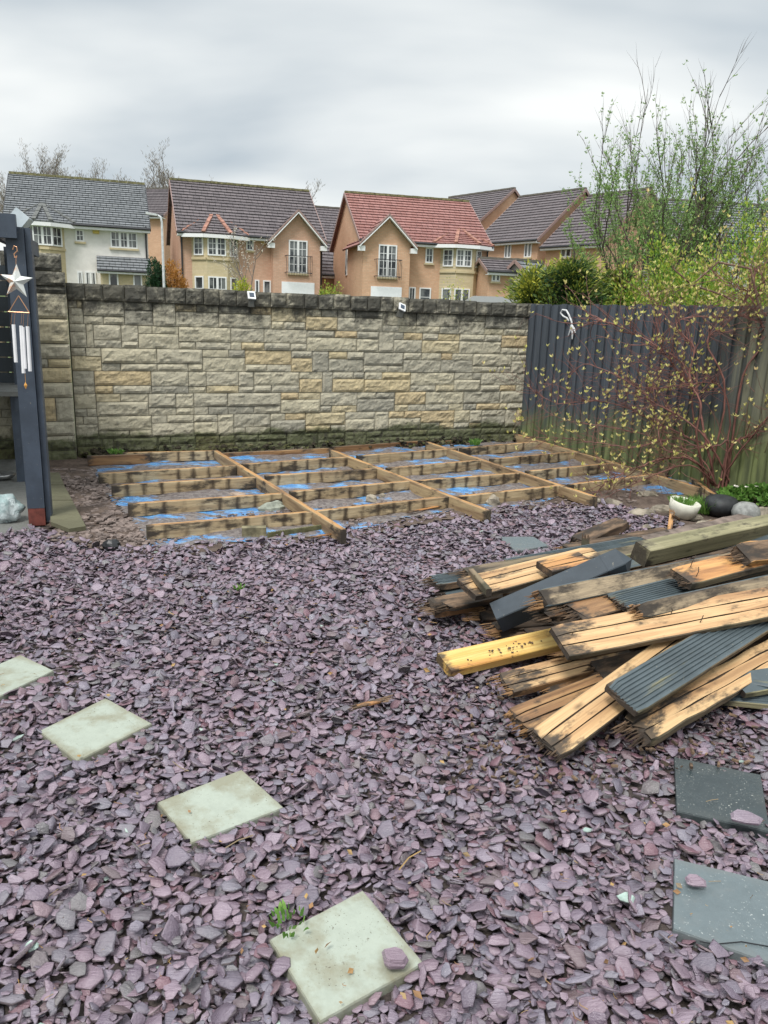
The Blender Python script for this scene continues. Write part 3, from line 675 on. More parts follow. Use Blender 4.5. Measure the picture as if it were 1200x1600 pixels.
# black rag, lawn edging
rock('black_pot_shard','crumpled black plastic scrap on the soil left of the frame',175,857,.07,.05,.05,M['black'],17,'plastic scrap')
rock('black_rag','crumpled black scrap at the foot of the stone wall',658,693,.08,.05,.07,M['black'],18,'plastic scrap')
b=MB(); a=G(418,842,.01); c=G(524,826,.01); N=60
for i in range(N):
    p=a.lerp(c,(i+.5)/N); b.box(p+Vector((0,0,.02)),((c-a).length/N*.7,.018,.05+.004*(i%2)),Matrix.Rotation(.5,3,'Z'))
o=b.build('lawn_edging',simple('dirty_green_edging',(.13,.125,.06),.8,.3,20),origin=a); tag(o,'low ribbed olive edging strip in front of the first cross beam','garden edging')
for i,(a,c,lb) in enumerate([((485,840),(530,832),'short splinter of orange wood by the end of the first joist'),((640,800),(690,790),'thin dark stick beside the second bay of the frame'),((556,1104),(603,1092),'orange splinter of wood lying alone on the slate')]):
    board('wood_scrap',lb,G(a[0],a[1],.035),G(c[0],c[1],.035),.022,.008,8,'plain',[M['orange']]*3,'wood scrap',seed=80+i,rag=.02)
# small debris on the soil
def debris():
    b=MB(); r=random.Random(9)
    quad=[G(x,y) for x,y in [(80,735),(150,735),(235,850),(80,850)]]
    for k in range(900):
        u=r.random(); v=r.random(); p=quad[0].lerp(quad[1],u).lerp(quad[3].lerp(quad[2],u),v); s=r.uniform(.008,.03)
        M_=Matrix.Rotation(r.uniform(0,6),3,'Z')@Matrix.Rotation(r.uniform(-.6,.6),3,'X'); b.box((p.x,p.y,.01+s*.1),(s*2,s*1.3,s*.35),M_,0,r.random()*.9)
    for k in range(1500):
        px=r.uniform(150,1000); t=(px-150)/850; py=850-75*t+r.uniform(-26,10); p=G(px,py); s=r.uniform(.006,.022)
        M_=Matrix.Rotation(r.uniform(0,6),3,'Z')@Matrix.Rotation(r.uniform(-.6,.6),3,'X'); b.box((p.x,p.y,.008+s*.1),(s*2,s*1.3,s*.4),M_,0,r.random()*.9)
    for k in range(700):
        px=r.uniform(130,900); t=(px-130)/770; py=712-28*t+r.uniform(-12,6); p=G(px,py); s=r.uniform(.008,.035)
        M_=Matrix.Rotation(r.uniform(0,6),3,'Z')@Matrix.Rotation(r.uniform(-.6,.6),3,'X'); b.box((p.x,p.y,.008+s*.1),(s*2,s*1.3,s*.5),M_,0,r.random()*.9)
    o=b.build('rubble',[simple('brown_rubble',(.16,.125,.11),.85,.5,20)]); tag(o,'brown crumbs of soil and broken slate around the deck frame','rubble',kind='stuff')
debris()
def wall_moss():
    b=MB(); r=random.Random(31); L=(W1-W0).length
    for k in range(420):
        x=r.random()*L; c=W0+WU*x+WV*(.03+abs(r.gauss(0,.07)))+Vector((0,0,r.random()**2*.10)); s=r.uniform(.010,.034)*(1+.8*mnoise.noise(Vector((x*2,0,0))))
        n=6; vs=[]
        for j in range(4):
            ph=math.pi*j/3*.62
            for i in range(n): a=6.283*i/n; q=1+r.uniform(-.3,.3); vs.append(c+Vector((math.sin(ph)*math.cos(a)*s*q,math.sin(ph)*math.sin(a)*s*q,math.cos(ph)*s*.7*q)))
        b.add(vs,[(j*n+i,(j+1)*n+i,(j+1)*n+(i+1)%n,j*n+(i+1)%n) for j in range(3) for i in range(n)],0,r.random())
    t=NT('black_moss'); m=t.fin(t.ramp(t.math('ADD',t.math('MULTIPLY',t.attr(),.6),t.math('MULTIPLY',t.noise(30,4,.6),.4)),[(.3,(.018,.016,.012)),(.55,(.05,.042,.028)),(.75,(.075,.08,.03)),(.9,(.17,.14,.11))]),.9,.2)
    o=b.build('moss_and_soil',m); tag(o,'black crumbly moss and soil heaped along the foot of the stone wall','moss and soil',kind='stuff')
wall_moss()
# ------------------------------------------------------------------ the timber pile
GP='ripped-up decking timbers in the pile'
PO=[M['pale'],M['old'],M['rot']]; PL=[M['paler'],M['old'],M['rot']]
def B(label,a,za,b_,zb,w,t,roll,kind='plain',mats=None,name='decking_board',cat='timber board',**k):
    return board(name,label,G(a[0],a[1],za),G(b_[0],b_[1],zb),w,t,roll,kind,mats or PO,cat,GP,**k)
# lowest layer: dark boards added to fill in the darkness beneath the pile
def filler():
    spec=[('dark shade-filling plank low in the middle of the pile',(770,985),(1280,930),.05),('dark shade-filling plank beside the yellow batten',(820,1000),(1290,965),.06),
     ('dark shade-filling plank just above the slate under the nailed plank',(880,1040),(1300,1000),.07),('dark shade-filling joist below the wide pale plank at the left',(745,950),(1150,905),.06),
     ('dark shade-filling plank sloping under the ribbed middle board',(905,985),(1300,900),.16),('black shade-filling plank under the rotten red-brown end',(850,975),(1250,925),.2),
     ('black shade-filling plank in the hollow below the long pale plank',(980,1045),(1320,985),.12),('dark shade-filling plank end behind the front grey ridged board',(1010,1050),(1320,1010),.16)]
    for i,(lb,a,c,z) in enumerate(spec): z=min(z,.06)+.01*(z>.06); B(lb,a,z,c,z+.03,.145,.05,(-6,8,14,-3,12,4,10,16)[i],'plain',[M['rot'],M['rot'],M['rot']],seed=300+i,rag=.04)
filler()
B('brown stained plank second lowest at the front left of the pile',(806,1130),.06,(1010,1048),.10,.125,.04,24,'groove3',[M['brown'],M['rot'],M['rot']],seed=1,rag=.02)
B('pale three-strip plank fanning out lowest at the front of the pile',(852,1165),.075,(1110,975),.26,.15,.03,20,'groove3',PL,seed=2,rag=.012)
B('bark-edged split plank under the grey ridged board',(988,1146),.08,(1300,972),.17,.135,.045,22,'groove3',[M['paler'],M['old'],M['rot']],seed=3,rag=.05,warp=.006)
B('blue-grey ridged decking board on top at the front of the pile',(970,1096),.19,(1310,888),.34,.16,.03,22,'ridged',[M['greydeck'],M['old'],M['rot']],seed=4,rag=.008)
B('bright yellow new softwood batten poking out left of the pile',(693,1040),.075,(900,992),.10,.125,.045,16,'plain',[M['yellow'],M['yellow'],M['yellow']],seed=5,cat='timber batten',name='timber_batten')
B('tan grooved board just right of the yellow batten',(786,1072),.09,(985,1020),.14,.12,.038,18,'groove3',[M['paler'],M['brown'],M['rot']],seed=6,rag=.02,nails=[(.12,.1,.05)])
B('short brown offcut under the tan board at the pile front',(852,1082),.06,(985,1040),.10,.10,.04,20,'plain',[M['brown'],M['rot'],M['rot']],seed=7,rag=.02)
B('rotten brown board with a black broken end in the dark middle of the pile',(930,1052),.12,(1150,1000),.14,.11,.04,20,'plain',[M['rot'],M['rot'],M['rot']],seed=8,rag=.03)
# middle
B('long pale three-strip plank with nails across the front of the pile',(872,1005),.29,(1400,905),.37,.17,.032,26,'groove3',PO,seed=10,rag=.006,nails=[(.30,.2,.035),(.35,-.25,.04),(.035,.1,.03)])
B('grey edged plank with rotten red-brown end above the long pale plank',(838,938),.37,(1260,852),.41,.085,.045,52,'plain',[M['edgewood'],M['greydeck'],M['rot']],seed=11,rag=.04)
B('split plank with a pink bare patch below the rotten end',(842,957),.29,(1040,912),.32,.15,.035,12,'groove3',[M['orange'],M['rot'],M['rot']],seed=12,rag=.05)
B('blackened plank with a hollow rotten end in the middle of the pile',(892,962),.31,(1090,900),.35,.15,.045,14,'plain',[M['brown'],M['rot'],M['rot']],seed=13,rag=.05)
B('grey finely ribbed board lying in the middle of the pile',(962,943),.34,(1240,872),.38,.145,.03,8,'ridged',[M['greydeck'],M['old'],M['rot']],seed=14,rag=.01)
B('long pale-edged plank directly behind the nailed pale plank',(992,956),.36,(1400,866),.41,.07,.045,58,'plain',[M['edgewood'],M['greydeck'],M['rot']],seed=15,rag=.02)
B('short orange-topped plank with black corner and upright nails',(1062,905),.42,(1330,838),.45,.14,.04,16,'plain',[M['orange'],M['old'],M['rot']],seed=16,rag=.01,nails=[(.08,.3,.06),(.05,-.2,.05)])
B('curved bark-covered slab of timber at the right edge of the pile',(1150,872),.47,(1300,845),.49,.12,.06,35,'plain',[M['rot'],M['orange'],M['rot']],seed=17,rag=.04,warp=.012)
# back left cluster
B('wide pale three-strip plank at the upper left of the pile',(728,922),.23,(935,868),.29,.17,.036,14,'groove3',PL,seed=20,rag=.004,nails=[(.08,.1,.05),(.8,-.3,.02)])
B('thin grey batten nailed across the upper left pale plank',(736,894),.28,(764,926),.27,.03,.04,0,'plain',[M['old'],M['old'],M['rot']],seed=21,cat='timber batten',name='timber_batten')
B('short black-stained offcut beside the charcoal post',(850,890),.31,(915,875),.33,.13,.04,8,'groove3',[M['orange'],M['rot'],M['rot']],seed=22)
B('grey green ridged board furthest back on the left of the pile',(796,884),.14,(1010,846),.16,.15,.028,6,'ridged',[M['greydeck'],M['old'],M['rot']],seed=23,rag=.01)
B('weathered grey plank behind the upper left pale plank',(725,898),.19,(880,872),.21,.12,.04,0,'plain',[M['old'],M['old'],M['rot']],seed=24,rag=.03)
B('dark rotten plank end at the far left of the pile',(675,912),.15,(830,886),.17,.13,.04,5,'ridged',[M['greydeck'],M['rot'],M['rot']],seed=25,rag=.04)
B('grey plank with mossy edge under the far left plank end',(690,928),.10,(860,902),.12,.14,.03,5,'plain',[M['greydeck'],M['mossy'],M['rot']],seed=26,rag=.02)
B('brown timber with ragged hole lowest at the far left of the pile',(668,952),.08,(860,915),.10,.12,.06,10,'plain',[M['rot'],M['brown'],M['rot']],seed=27,rag=.05)
B('weathered plank bridging the back of the pile beneath the mossy post',(900,880),.2,(1290,800),.22,.13,.035,0,'plain',[M['old'],M['mossy'],M['rot']],seed=28,rag=.02)
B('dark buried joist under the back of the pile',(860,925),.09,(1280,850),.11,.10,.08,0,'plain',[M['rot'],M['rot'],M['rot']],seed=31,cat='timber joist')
def extras():
    r=random.Random(77)
    spec=[((760,948),.06,(1000,930),.08,'rot','dark plank put in for the shade above the yellow batten'),((742,964),.04,(960,960),.05,'rot','low dark strip put in for shade between the left cluster and the yellow batten'),  # these two dark planks fill in shade under the pile's overhang
     ((905,985),.20,(1150,935),.24,'old','narrow weathered strip beneath the blackened hollow plank'),((1010,905),.33,(1250,862),.37,'old','thin weathered strip above the finely ribbed board'),
     ((1090,930),.36,(1290,893),.39,'brown','thin brown strip between orange-topped plank and pale-edged plank'),((1085,880),.36,(1290,838),.38,'rot','dark slat under the orange-topped plank'),
     ((880,905),.26,(1060,868),.28,'greydeck','dark grey slat in the gap below the charcoal post'),((1020,872),.33,(1230,838),.35,'greydeck','grey slat between charcoal post and grey edged plank'),
     ((940,1090),.05,(1090,1030),.07,'brown','brown offcut showing between the fanned pale plank and the brown stained one'),((880,1028),.15,(1050,995),.17,'rot','broken black strip right under the end of the nailed plank'),
     ((700,903),.16,(800,885),.18,'rot','splintered black strip at the left tip of the pile'),((690,948),.11,(790,930),.12,'rot','charred slat low at the left tip of the pile')]
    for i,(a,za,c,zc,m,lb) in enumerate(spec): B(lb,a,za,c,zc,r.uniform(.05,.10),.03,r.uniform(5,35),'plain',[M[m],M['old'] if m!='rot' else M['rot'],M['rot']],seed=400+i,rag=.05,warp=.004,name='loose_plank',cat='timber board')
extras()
# posts
def postobj(label,a,za,b_,zb,s,roll,mats,seed,pointed=True,name='timber_post'):
    p=G(a[0],a[1],za); q=G(b_[0],b_[1],zb); o=board(name,label,p,q,s,s,roll,'plain',mats,'post',GP,seed=seed)
    if pointed:
        L=(q-p).length; b=MB(); h=s/2-.002; V=[(L,-h,-h),(L,h,-h),(L,h,h),(L,-h,h),(L+s*.45,0,0)]
        b.add(V,[(0,1,4),(1,2,4),(2,3,4),(3,0,4)]); b.build('pointed_cap',mats[2],o)
        c=MB(); ww=s+.004; x=L-s*.75; c.bb(x,x+.004,-ww/2,ww/2,-ww/2,ww/2); c.build('scored_line',mats[0],o)
    return o
postobj('charcoal painted square post with pyramid top slanting up through the pile',(775,965),.14,(972,880),.44,.112,28,[M['greypost']]*3,50)
postobj('mossy bare square post lying along the back top of the pile',(1000,866),.40,(1330,792),.42,.10,16,[M['mossy'],M['mossy'],M['mossy']],51,False)
B('green edged grey board lowest at the right edge of the pile',(1122,1080),.05,(1330,1100),.07,.15,.03,14,'ridged',[M['greydeck'],M['mossy'],M['rot']],seed=55)
B('grey strip crossing over the lowest board at the right edge',(1150,1072),.10,(1340,1040),.14,.12,.03,16,'plain',[M['greydeck'],M['mossy'],M['rot']],seed=56)
B('second grey strip angled under the bark-edged plank',(1130,1060),.10,(1330,1096),.12,.04,.03,12,'plain',[M['greydeck']]*3,seed=57,name='timber_batten',cat='timber batten')
# rotten timbers on the ground behind
def gb(label,a,b_,w,t,seed,mats,z=.05,roll=5,**k): return board('rotten_timber',label,G(a[0],a[1],z),G(b_[0],b_[1],z+.01),w,t,roll,'plain',mats,'timber',seed=seed,rag=.06,warp=.01,**k)
gb('charred black timber lying in the slate behind the pile',(878,862),(1045,832),.10,.06,61,[M['rot']]*3)
gb('flat grey rotten sleeper between the post and the round stones',(945,868),(1180,812),.22,.05,62,[simple('grey_rotten',(.16,.125,.105),.85,.5,7,rand=True),M['rot'],M['rot']],z=.05)
gb('dark rotten sleeper edge just left of the grey one',(900,850),(975,818),.13,.08,63,[M['rot']]*3,z=.05)
board('wood_stake','short pale stake leaning upright by the white pot',G(1046,830,.0),G(1050,800,.14),.035,.02,0,'plain',[M['orange']]*3,'stake',seed=64,rag=.01)
board('wood_stake','thin leaning stick right of the short pale stake',G(1062,812,.0),G(1052,806,.12),.022,.016,0,'plain',[M['brown']]*3,'stake',seed=65,rag=.01)
board('wood_stake','grey upright stub behind the charred timber at the pile',G(914,868,.02),G(915,840,.14),.05,.025,0,'plain',[M['old']]*3,'stake',seed=66,rag=.01)
def crumbs():
    b=MB(); r=random.Random(4)
    for k in range(34):
        px=r.gauss(800,34); py=r.gauss(1012,5)-(px-790)*.22; p=G(px,py,.112); s=r.uniform(.002,.006)
        b.box(p+Vector((0,0,s*.3)),(s*2,s*1.4,s),Matrix.Rotation(r.uniform(0,6),3,'Z'))
    for k in range(260):
        px=r.uniform(700,1180); py=r.uniform(1040,1220)-(px-900)*.1; p=G(px,py,.03); s=r.uniform(.003,.010)
        b.box(p,(s*3,s,s),Matrix.Rotation(r.uniform(0,6),3,'Z')@Matrix.Rotation(r.uniform(-.5,.5),3,'X'))
    o=b.build('rotten_crumbs',M['rot']); tag(o,'dark crumbs of rotten wood scattered around the pile','wood crumbs',kind='stuff')
crumbs()
def litter():
    b=MB(); r=random.Random(44)
    for k in range(420):
        px=r.uniform(-50,1250); py=r.uniform(860,1620); 
        if r.random()<.4: px=r.gauss(560,260); py=r.gauss(960,70)
        p=G(px,min(max(py,850),1640),r.uniform(.02,.035)); s=r.uniform(.003,.011)*(1 if r.random()<.93 else 2.2)
        d=Vector((r.uniform(-1,1),r.uniform(-1,1),r.uniform(-.2,.3)))
        if r.random()<.5: leaf(b,p,d,s*2.4,.6,r)
        else: b.tube([p,p+d*s*2.2,p+d*s*3.5+Vector((s,0,0))],s*.12,4,t=r.random())
    o=b.build('leaf_litter',m_leaf('dead_leaf',[(.16,.09,.045),(.30,.17,.08),(.42,.27,.10),(.20,.16,.11)],.1)); tag(o,'scraps of dead leaf, bark and twig scattered on the slate','leaf litter',kind='stuff')
# ------------------------------------------------------------------ pergola, counter, wind chime
def pergola():
    base=G(60,816); root=empty('pergola',base,'dark blue-grey painted timber pergola frame at the left edge','pergola')
    H=2.05; o=base
    def L(v): return Vector(v)-o
    d=WV  # towards the viewer
    Rz=Matrix.Rotation(WANG-.12,3,'Z')
    b=MB(); b.box((0,0,H/2+.06),(.115,.115,H-.12),Rz); b.build('post',M['navypost'],root)
    b=MB(); b.box(Rz@Vector((.078,.02,H/2)),(.035,.10,H),Rz); b.build('post_trim',M['navypost'],root)
    b=MB(); b.box((0,0,.055),(.112,.112,.13),Rz); b.build('post_foot',M['primer'],root)
    b=MB(); b.box(Rz@Vector((-.83,-.08,H+.0)),(1.7,.05,.15),Rz); b.build('beam',M['navypost'],root)
    b=MB(); b.box(Rz@Vector((-.12,.95,H-.02)),(.05,2.0,.12),Rz); b.build('beam',M['navypost'],root)
    b=MB(); b.box(Rz@Vector((-.35,2.05,H/2)),(.09,.09,H),Rz); b.build('post',M['navypost'],root)
    b=MB(); b.box(Rz@Vector((-1.15,.95,H+.05)),(2.0,2.0,.012),Rz); b.build('roof_sheet',M['dark'],root)
    b=MB(); b.box(Rz@Vector((.02,.12,H+.06)),(.10,.22,.10),Rz@Matrix.Rotation(.7,3,'Y')); b.build('clear_sheet',simple('milky_sheet',(.55,.62,.66),.3,.1),root)
    b=MB()
    for k in range(8): b.box(Rz@Vector((-1.45,2.2,.85+.14*k)),(2.3,.02,.13),Rz)
    b.build('screen_panel',M['greypost'],root)
    return root
pergola()
def counter():
    a=G(36,752); root=empty('bar_counter',a,'dark painted bar counter inside the pergola','counter')
    Rz=Matrix.Rotation(WANG-.1,3,'Z')
    b=MB(); b.box(Rz@Vector((-.25,.55,.80)),(.6,1.4,.04),Rz); b.build('counter_top',M['concrete'],root)
    for (x,y) in ((0,0),(0,1.15),(-.5,0),(-.5,1.15)):
        b=MB(); b.box(Rz@Vector((x,y,.39)),(.085,.085,.78),Rz); b.build('leg',M['navypost'],root)
    b=MB(); b.box(Rz@Vector((.02,.55,.71)),(.035,1.3,.12),Rz); b.build('apron',M['navypost'],root)
counter()
def flatpoly(name,pts,z,mat,label,cat,th=.03,kind=None):
    P=[G(*p,z) for p in pts]; c=sum(P,Vector())/len(P); n=len(P); b=MB(); V=[v-c for v in P]+[v-c-Vector((0,0,th)) for v in P]
    F=[tuple(range(n))[::-1],tuple(range(n,2*n))]+[(i,(i+1)%n,n+(i+1)%n,n+i) for i in range(n)]
    b.add(V,F); o=b.build(name,mat); o.location=c; tag(o,label,cat,kind=kind); return o
flatpoly('patio',[(-160,705),(30,700),(52,832),(-300,850)],.005,M['concrete'],'grey concrete floor','patio',kind='structure')
flatpoly('path_slab',[(74,738),(92,738),(100,757),(77,757)],.046,M['moss_slab'],'mossy path slab furthest back beside the pergola','paving slab')
flatpoly('path_slab',[(77,758),(100,758),(113,781),(78,781)],.047,M['moss_slab'],'mossy path slab in the middle of the three beside the pergola post','paving slab')
flatpoly('path_slab',[(78,782),(113,782),(134,822),(108,826),(79,815)],.05,M['moss_slab'],'green-brown slab nearest the camera beside the pergola post','paving slab')
def chime():
    Y=5.05; s=lambda x,y:PY(x,y,Y); root=empty('wind_chime',s(26,390),'copper and white star wind chime with hanging tubes on the pergola','wind chime')
    o=root.location; px=Y/1202*1.02
    def L(x,y,dy=0): v=s(x,y)-o; v.y+=dy; return v
    cop=simple('copper_wire',(.55,.30,.17),.35,.1,8,metal=.6)
    b=MB(); b.tube([L(20,390),L(22,384),L(26,386),L(27,392),L(22,397),L(23,402),L(26,402),L(26,399)],.0035,6); b.tube([L(25,403),L(25,413)],.002,5); b.build('hook',cop,root)
    # star: ten outline points and raised centre
    c=L(26,440); rr=.108; b=MB(); V=[]; tilt=R(4)
    for k in range(10):
        a=math.pi/2+k*math.pi/5-tilt; q=rr if k%2==0 else rr*.42; V.append(c+Vector((math.cos(a)*q,0,math.sin(a)*q)))
    V.append(c+Vector((0,-.028,0))); V.append(c+Vector((0,.02,0)))
    F=[((k+1)%10,k,10) for k in range(10)]+[(k,(k+1)%10,11) for k in range(10)]
    b.add(V,F); 
    t=NT('weathered_white_star'); m=t.fin(t.mix(t.rng(t.math('ADD',t.noise(14,5,.6),t.math('MULTIPLY',t.xyz()[0],-1.2)),.52,.66),(.62,.64,.62),(.62,.34,.20)),.45,.5)
    b.build('star',m,root)
    b=MB(); a=L(29,462); b.tube([a,L(14,487)],.003,5); b.tube([a,L(46,489)],.003,5); b.tube([L(13,487),L(46,489)],.0045,6)
    for x,y in ((17,507),(22,507),(33,507),(36,510),(43,510)): b.tube([L(14+(x-12)*.97,488),L(x,y)],.0012,4)
    b.build('hanger',cop,root)
    for (x,y,y2,w) in ((21,507,566,.011),(33,509,583,.0115),(36,511,576,.009),(43,510,580,.011)):
        b=MB(); b.tube([L(x,y),L(x+4,y2)],w,10); b.build('tube',M['whitemetal'],root,smooth=False)
    b=MB(); b.tube([L(39,583),L(40,597)],.0012,4); q=L(40,602); b.add([q+Vector((0,0,.022)),q+Vector((.011,0,0)),q+Vector((0,.008,0)),q+Vector((-.011,0,0)),q+Vector((0,-.008,0)),q+Vector((0,0,-.026))],[(0,1,2),(0,2,3),(0,3,4),(0,4,1),(5,2,1),(5,3,2),(5,4,3),(5,1,4)]); b.build('pendant',simple('amber_bead',(.7,.35,.08),.2,.1),root)
chime()
def bag():
    t=NT('thin_plastic_bag'); t.fin(t.mix(t.rng(t.noise(8,5,.6),.35,.65),(.45,.62,.62),(.75,.83,.84)),.25,.6); t.b.inputs['Transmission Weight'].default_value=.25; t.bump(t.noise(16,6,.7,None,1.5),1,.03)
    b=MB(); n=26; m=16; c=G(2,815); vs=[]
    for j in range(m+1):
        ph=math.pi*j/m
        for i in range(n):
            th=2*math.pi*i/n; d=Vector((math.sin(ph)*math.cos(th),math.sin(ph)*math.sin(th),math.cos(ph))); k=1+.35*mnoise.noise(d*2.2)+.2*abs(mnoise.noise(d*6))
            vs.append((d.x*.14*k,d.y*.10*k,max(-.6,d.z)*.12*k+.08))
    b.add(vs,[(j*n+i,(j+1)*n+i,(j+1)*n+(i+1)%n,j*n+(i+1)%n) for j in range(m) for i in range(n)]); o=b.build('plastic_bag',t.m,smooth=True); o.location=c; tag(o,'crumpled translucent plastic bag on the patio floor','plastic bag')
bag()
def bowl():
    b=MB(); b.lathe((0,0,0),[(.03,0),(.09,.03),(.11,.06),(.105,.06),(.08,.03),(.02,.012)],20); o=b.build('steel_bowl',simple('dull_steel',(.35,.35,.34),.3,.2,metal=.8),smooth=True); o.location=G(6,750); tag(o,'dull metal bowl on the floor beside the counter','bowl')
bowl()
# solar lights on the wall
def solar(px,py,tilt,label):
    # on the wall face
    o=W0; nrm=WV; d=ray(px,py); t=((o-WV*-.03)-CP).dot(nrm)/d.dot(nrm); p=CP+d*t
    root=empty('solar_light',p,label,'solar light',group='small solar lights on the stone wall',rz=WANG)
    Rt=Matrix.Rotation(tilt,3,'Y')@Matrix.Rotation(.95,3,'X')
    b=MB(); b.box((0,-.06,.03),(.085,.095,.016),Rt); b.build('housing',M['white'],root)
    b=MB(); b.box(Vector((0,-.06,.03))+Rt@Vector((0,0,.011)),(.052,.052,.006),Rt); b.build('solar_panel',simple('solar_cell',(.05,.07,.10),.2,.2),root)
    b=MB(); b.box(Matrix.Rotation(tilt,3,'Y')@Vector((.0,-.04,-.055)),(.06,.055,.075),Matrix.Rotation(tilt,3,'Y')); b.box((0,-.02,.0),(.03,.05,.06)); b.build('lamp_body',simple('grey_lamp_body',(.09,.09,.08),.5),root)
solar(391,466,0.03,'white framed solar light mounted straight on the wall, the left one')
solar(625,484,.35,'white framed solar light tilted askew on the wall, the right one')
# swan ornament on the fence
def ornament():
    Y0=W1+FD*.95; p=Vector((Y0.x,Y0.y,0)); fn=Vector((-FD.y,FD.x,0)); 
    if fn.y>0: fn=-fn
    d=ray(886,500); t=((p+fn*.03)-CP).dot(fn)/d.dot(fn); c=CP+d*t
    root=empty('rope_ornament',c,'looped white rope ornament hanging on the painted fence','ornament')
    def L(x,y): dd=ray(x,y); t=((p+fn*.03)-CP).dot(fn)/dd.dot(fn); return CP+dd*t-c
    m=simple('white_rope',(.55,.56,.56),.8,.2,40)
    b=MB(); b.tube([L(889,502),L(886,497),L(880,494),L(876,489),L(879,484),L(885,485),L(889,492),L(893,502),L(894,512)],.011,7); b.build('loop',m,root,smooth=True)
    for k,(x,y) in enumerate(((888,524),(894,530),(899,520))):
        b=MB(); b.tube([L(893,508),L((893+x)/2+1,(508+y)/2),L(x,y)],[.014,.013,.006],6); b.build('tassel',m,root)
ornament()
# ------------------------------------------------------------------ foliage helpers
def leaf(b,p,d,s,w=.45,r=random,t=None,fold=.25):
    d=d.normalized(); a=Vector((r.uniform(-1,1),r.uniform(-1,1),r.uniform(-1,1))); sd=d.cross(a)
    if sd.length<1e-3: sd=Vector((1,0,0))
    sd.normalize(); up=sd.cross(d); m=p+d*s*.5
    tt=r.random() if t is None else t
    b.add([p,m+sd*s*w*.5+up*s*fold*.3,p+d*s,m-sd*s*w*.5+up*s*fold*.3],[(0,1,2),(0,2,3)],0,min(1,max(0,tt)))
def buds(b,p,s,r,n=4,up=.6,t0=0,t1=1):
    for k in range(n):
        d=Vector((r.uniform(-1,1),r.uniform(-1,1),r.uniform(-.5,1)+up)); leaf(b,p,d,s*r.uniform(.6,1.2),.42,r,r.uniform(t0,t1))
def wander(p,d,L,n,r,j=.12,grav=0.0):
    pts=[Vector(p)]; d=Vector(d).normalized()
    for i in range(n):
        d=(d+Vector((r.uniform(-j,j),r.uniform(-j,j),r.uniform(-j,j)+grav))).normalized(); pts.append(pts[-1]+d*L/n)
    return pts
def grow(tb,lf,p,d,L,rad,lev,r,n=5,spread=.6,kids=4,leaf_f=None,j=.12,grav=.02,taper=.35,mink=.25):
    pts=wander(p,d,L,n,r,j,grav); tb.tube(pts,[rad*(1-(1-taper)*i/n) for i in range(n+1)],5 if rad>.012 else 4 if rad>.004 else 3,cap=False)
    if leaf_f: leaf_f(lf,pts,lev,r)
    if lev<=0: return
    for k in range(kids):
        u=mink+(1-mink)*(k+r.random())/kids; i=min(n-1,int(u*n)); q=pts[i].lerp(pts[i+1],u*n-i); dd=(pts[i+1]-pts[i]).normalized()
        s=Vector((r.uniform(-1,1),r.uniform(-1,1),r.uniform(-.4,.8))); s=(s-dd*s.dot(dd)).normalized()
        grow(tb,lf,q,(dd+s*spread*r.uniform(.6,1.3)),L*r.uniform(.42,.68)*(1-.3*u),rad*.5,lev-1,r,max(3,n-1),spread,kids,leaf_f,j,grav,taper,mink)
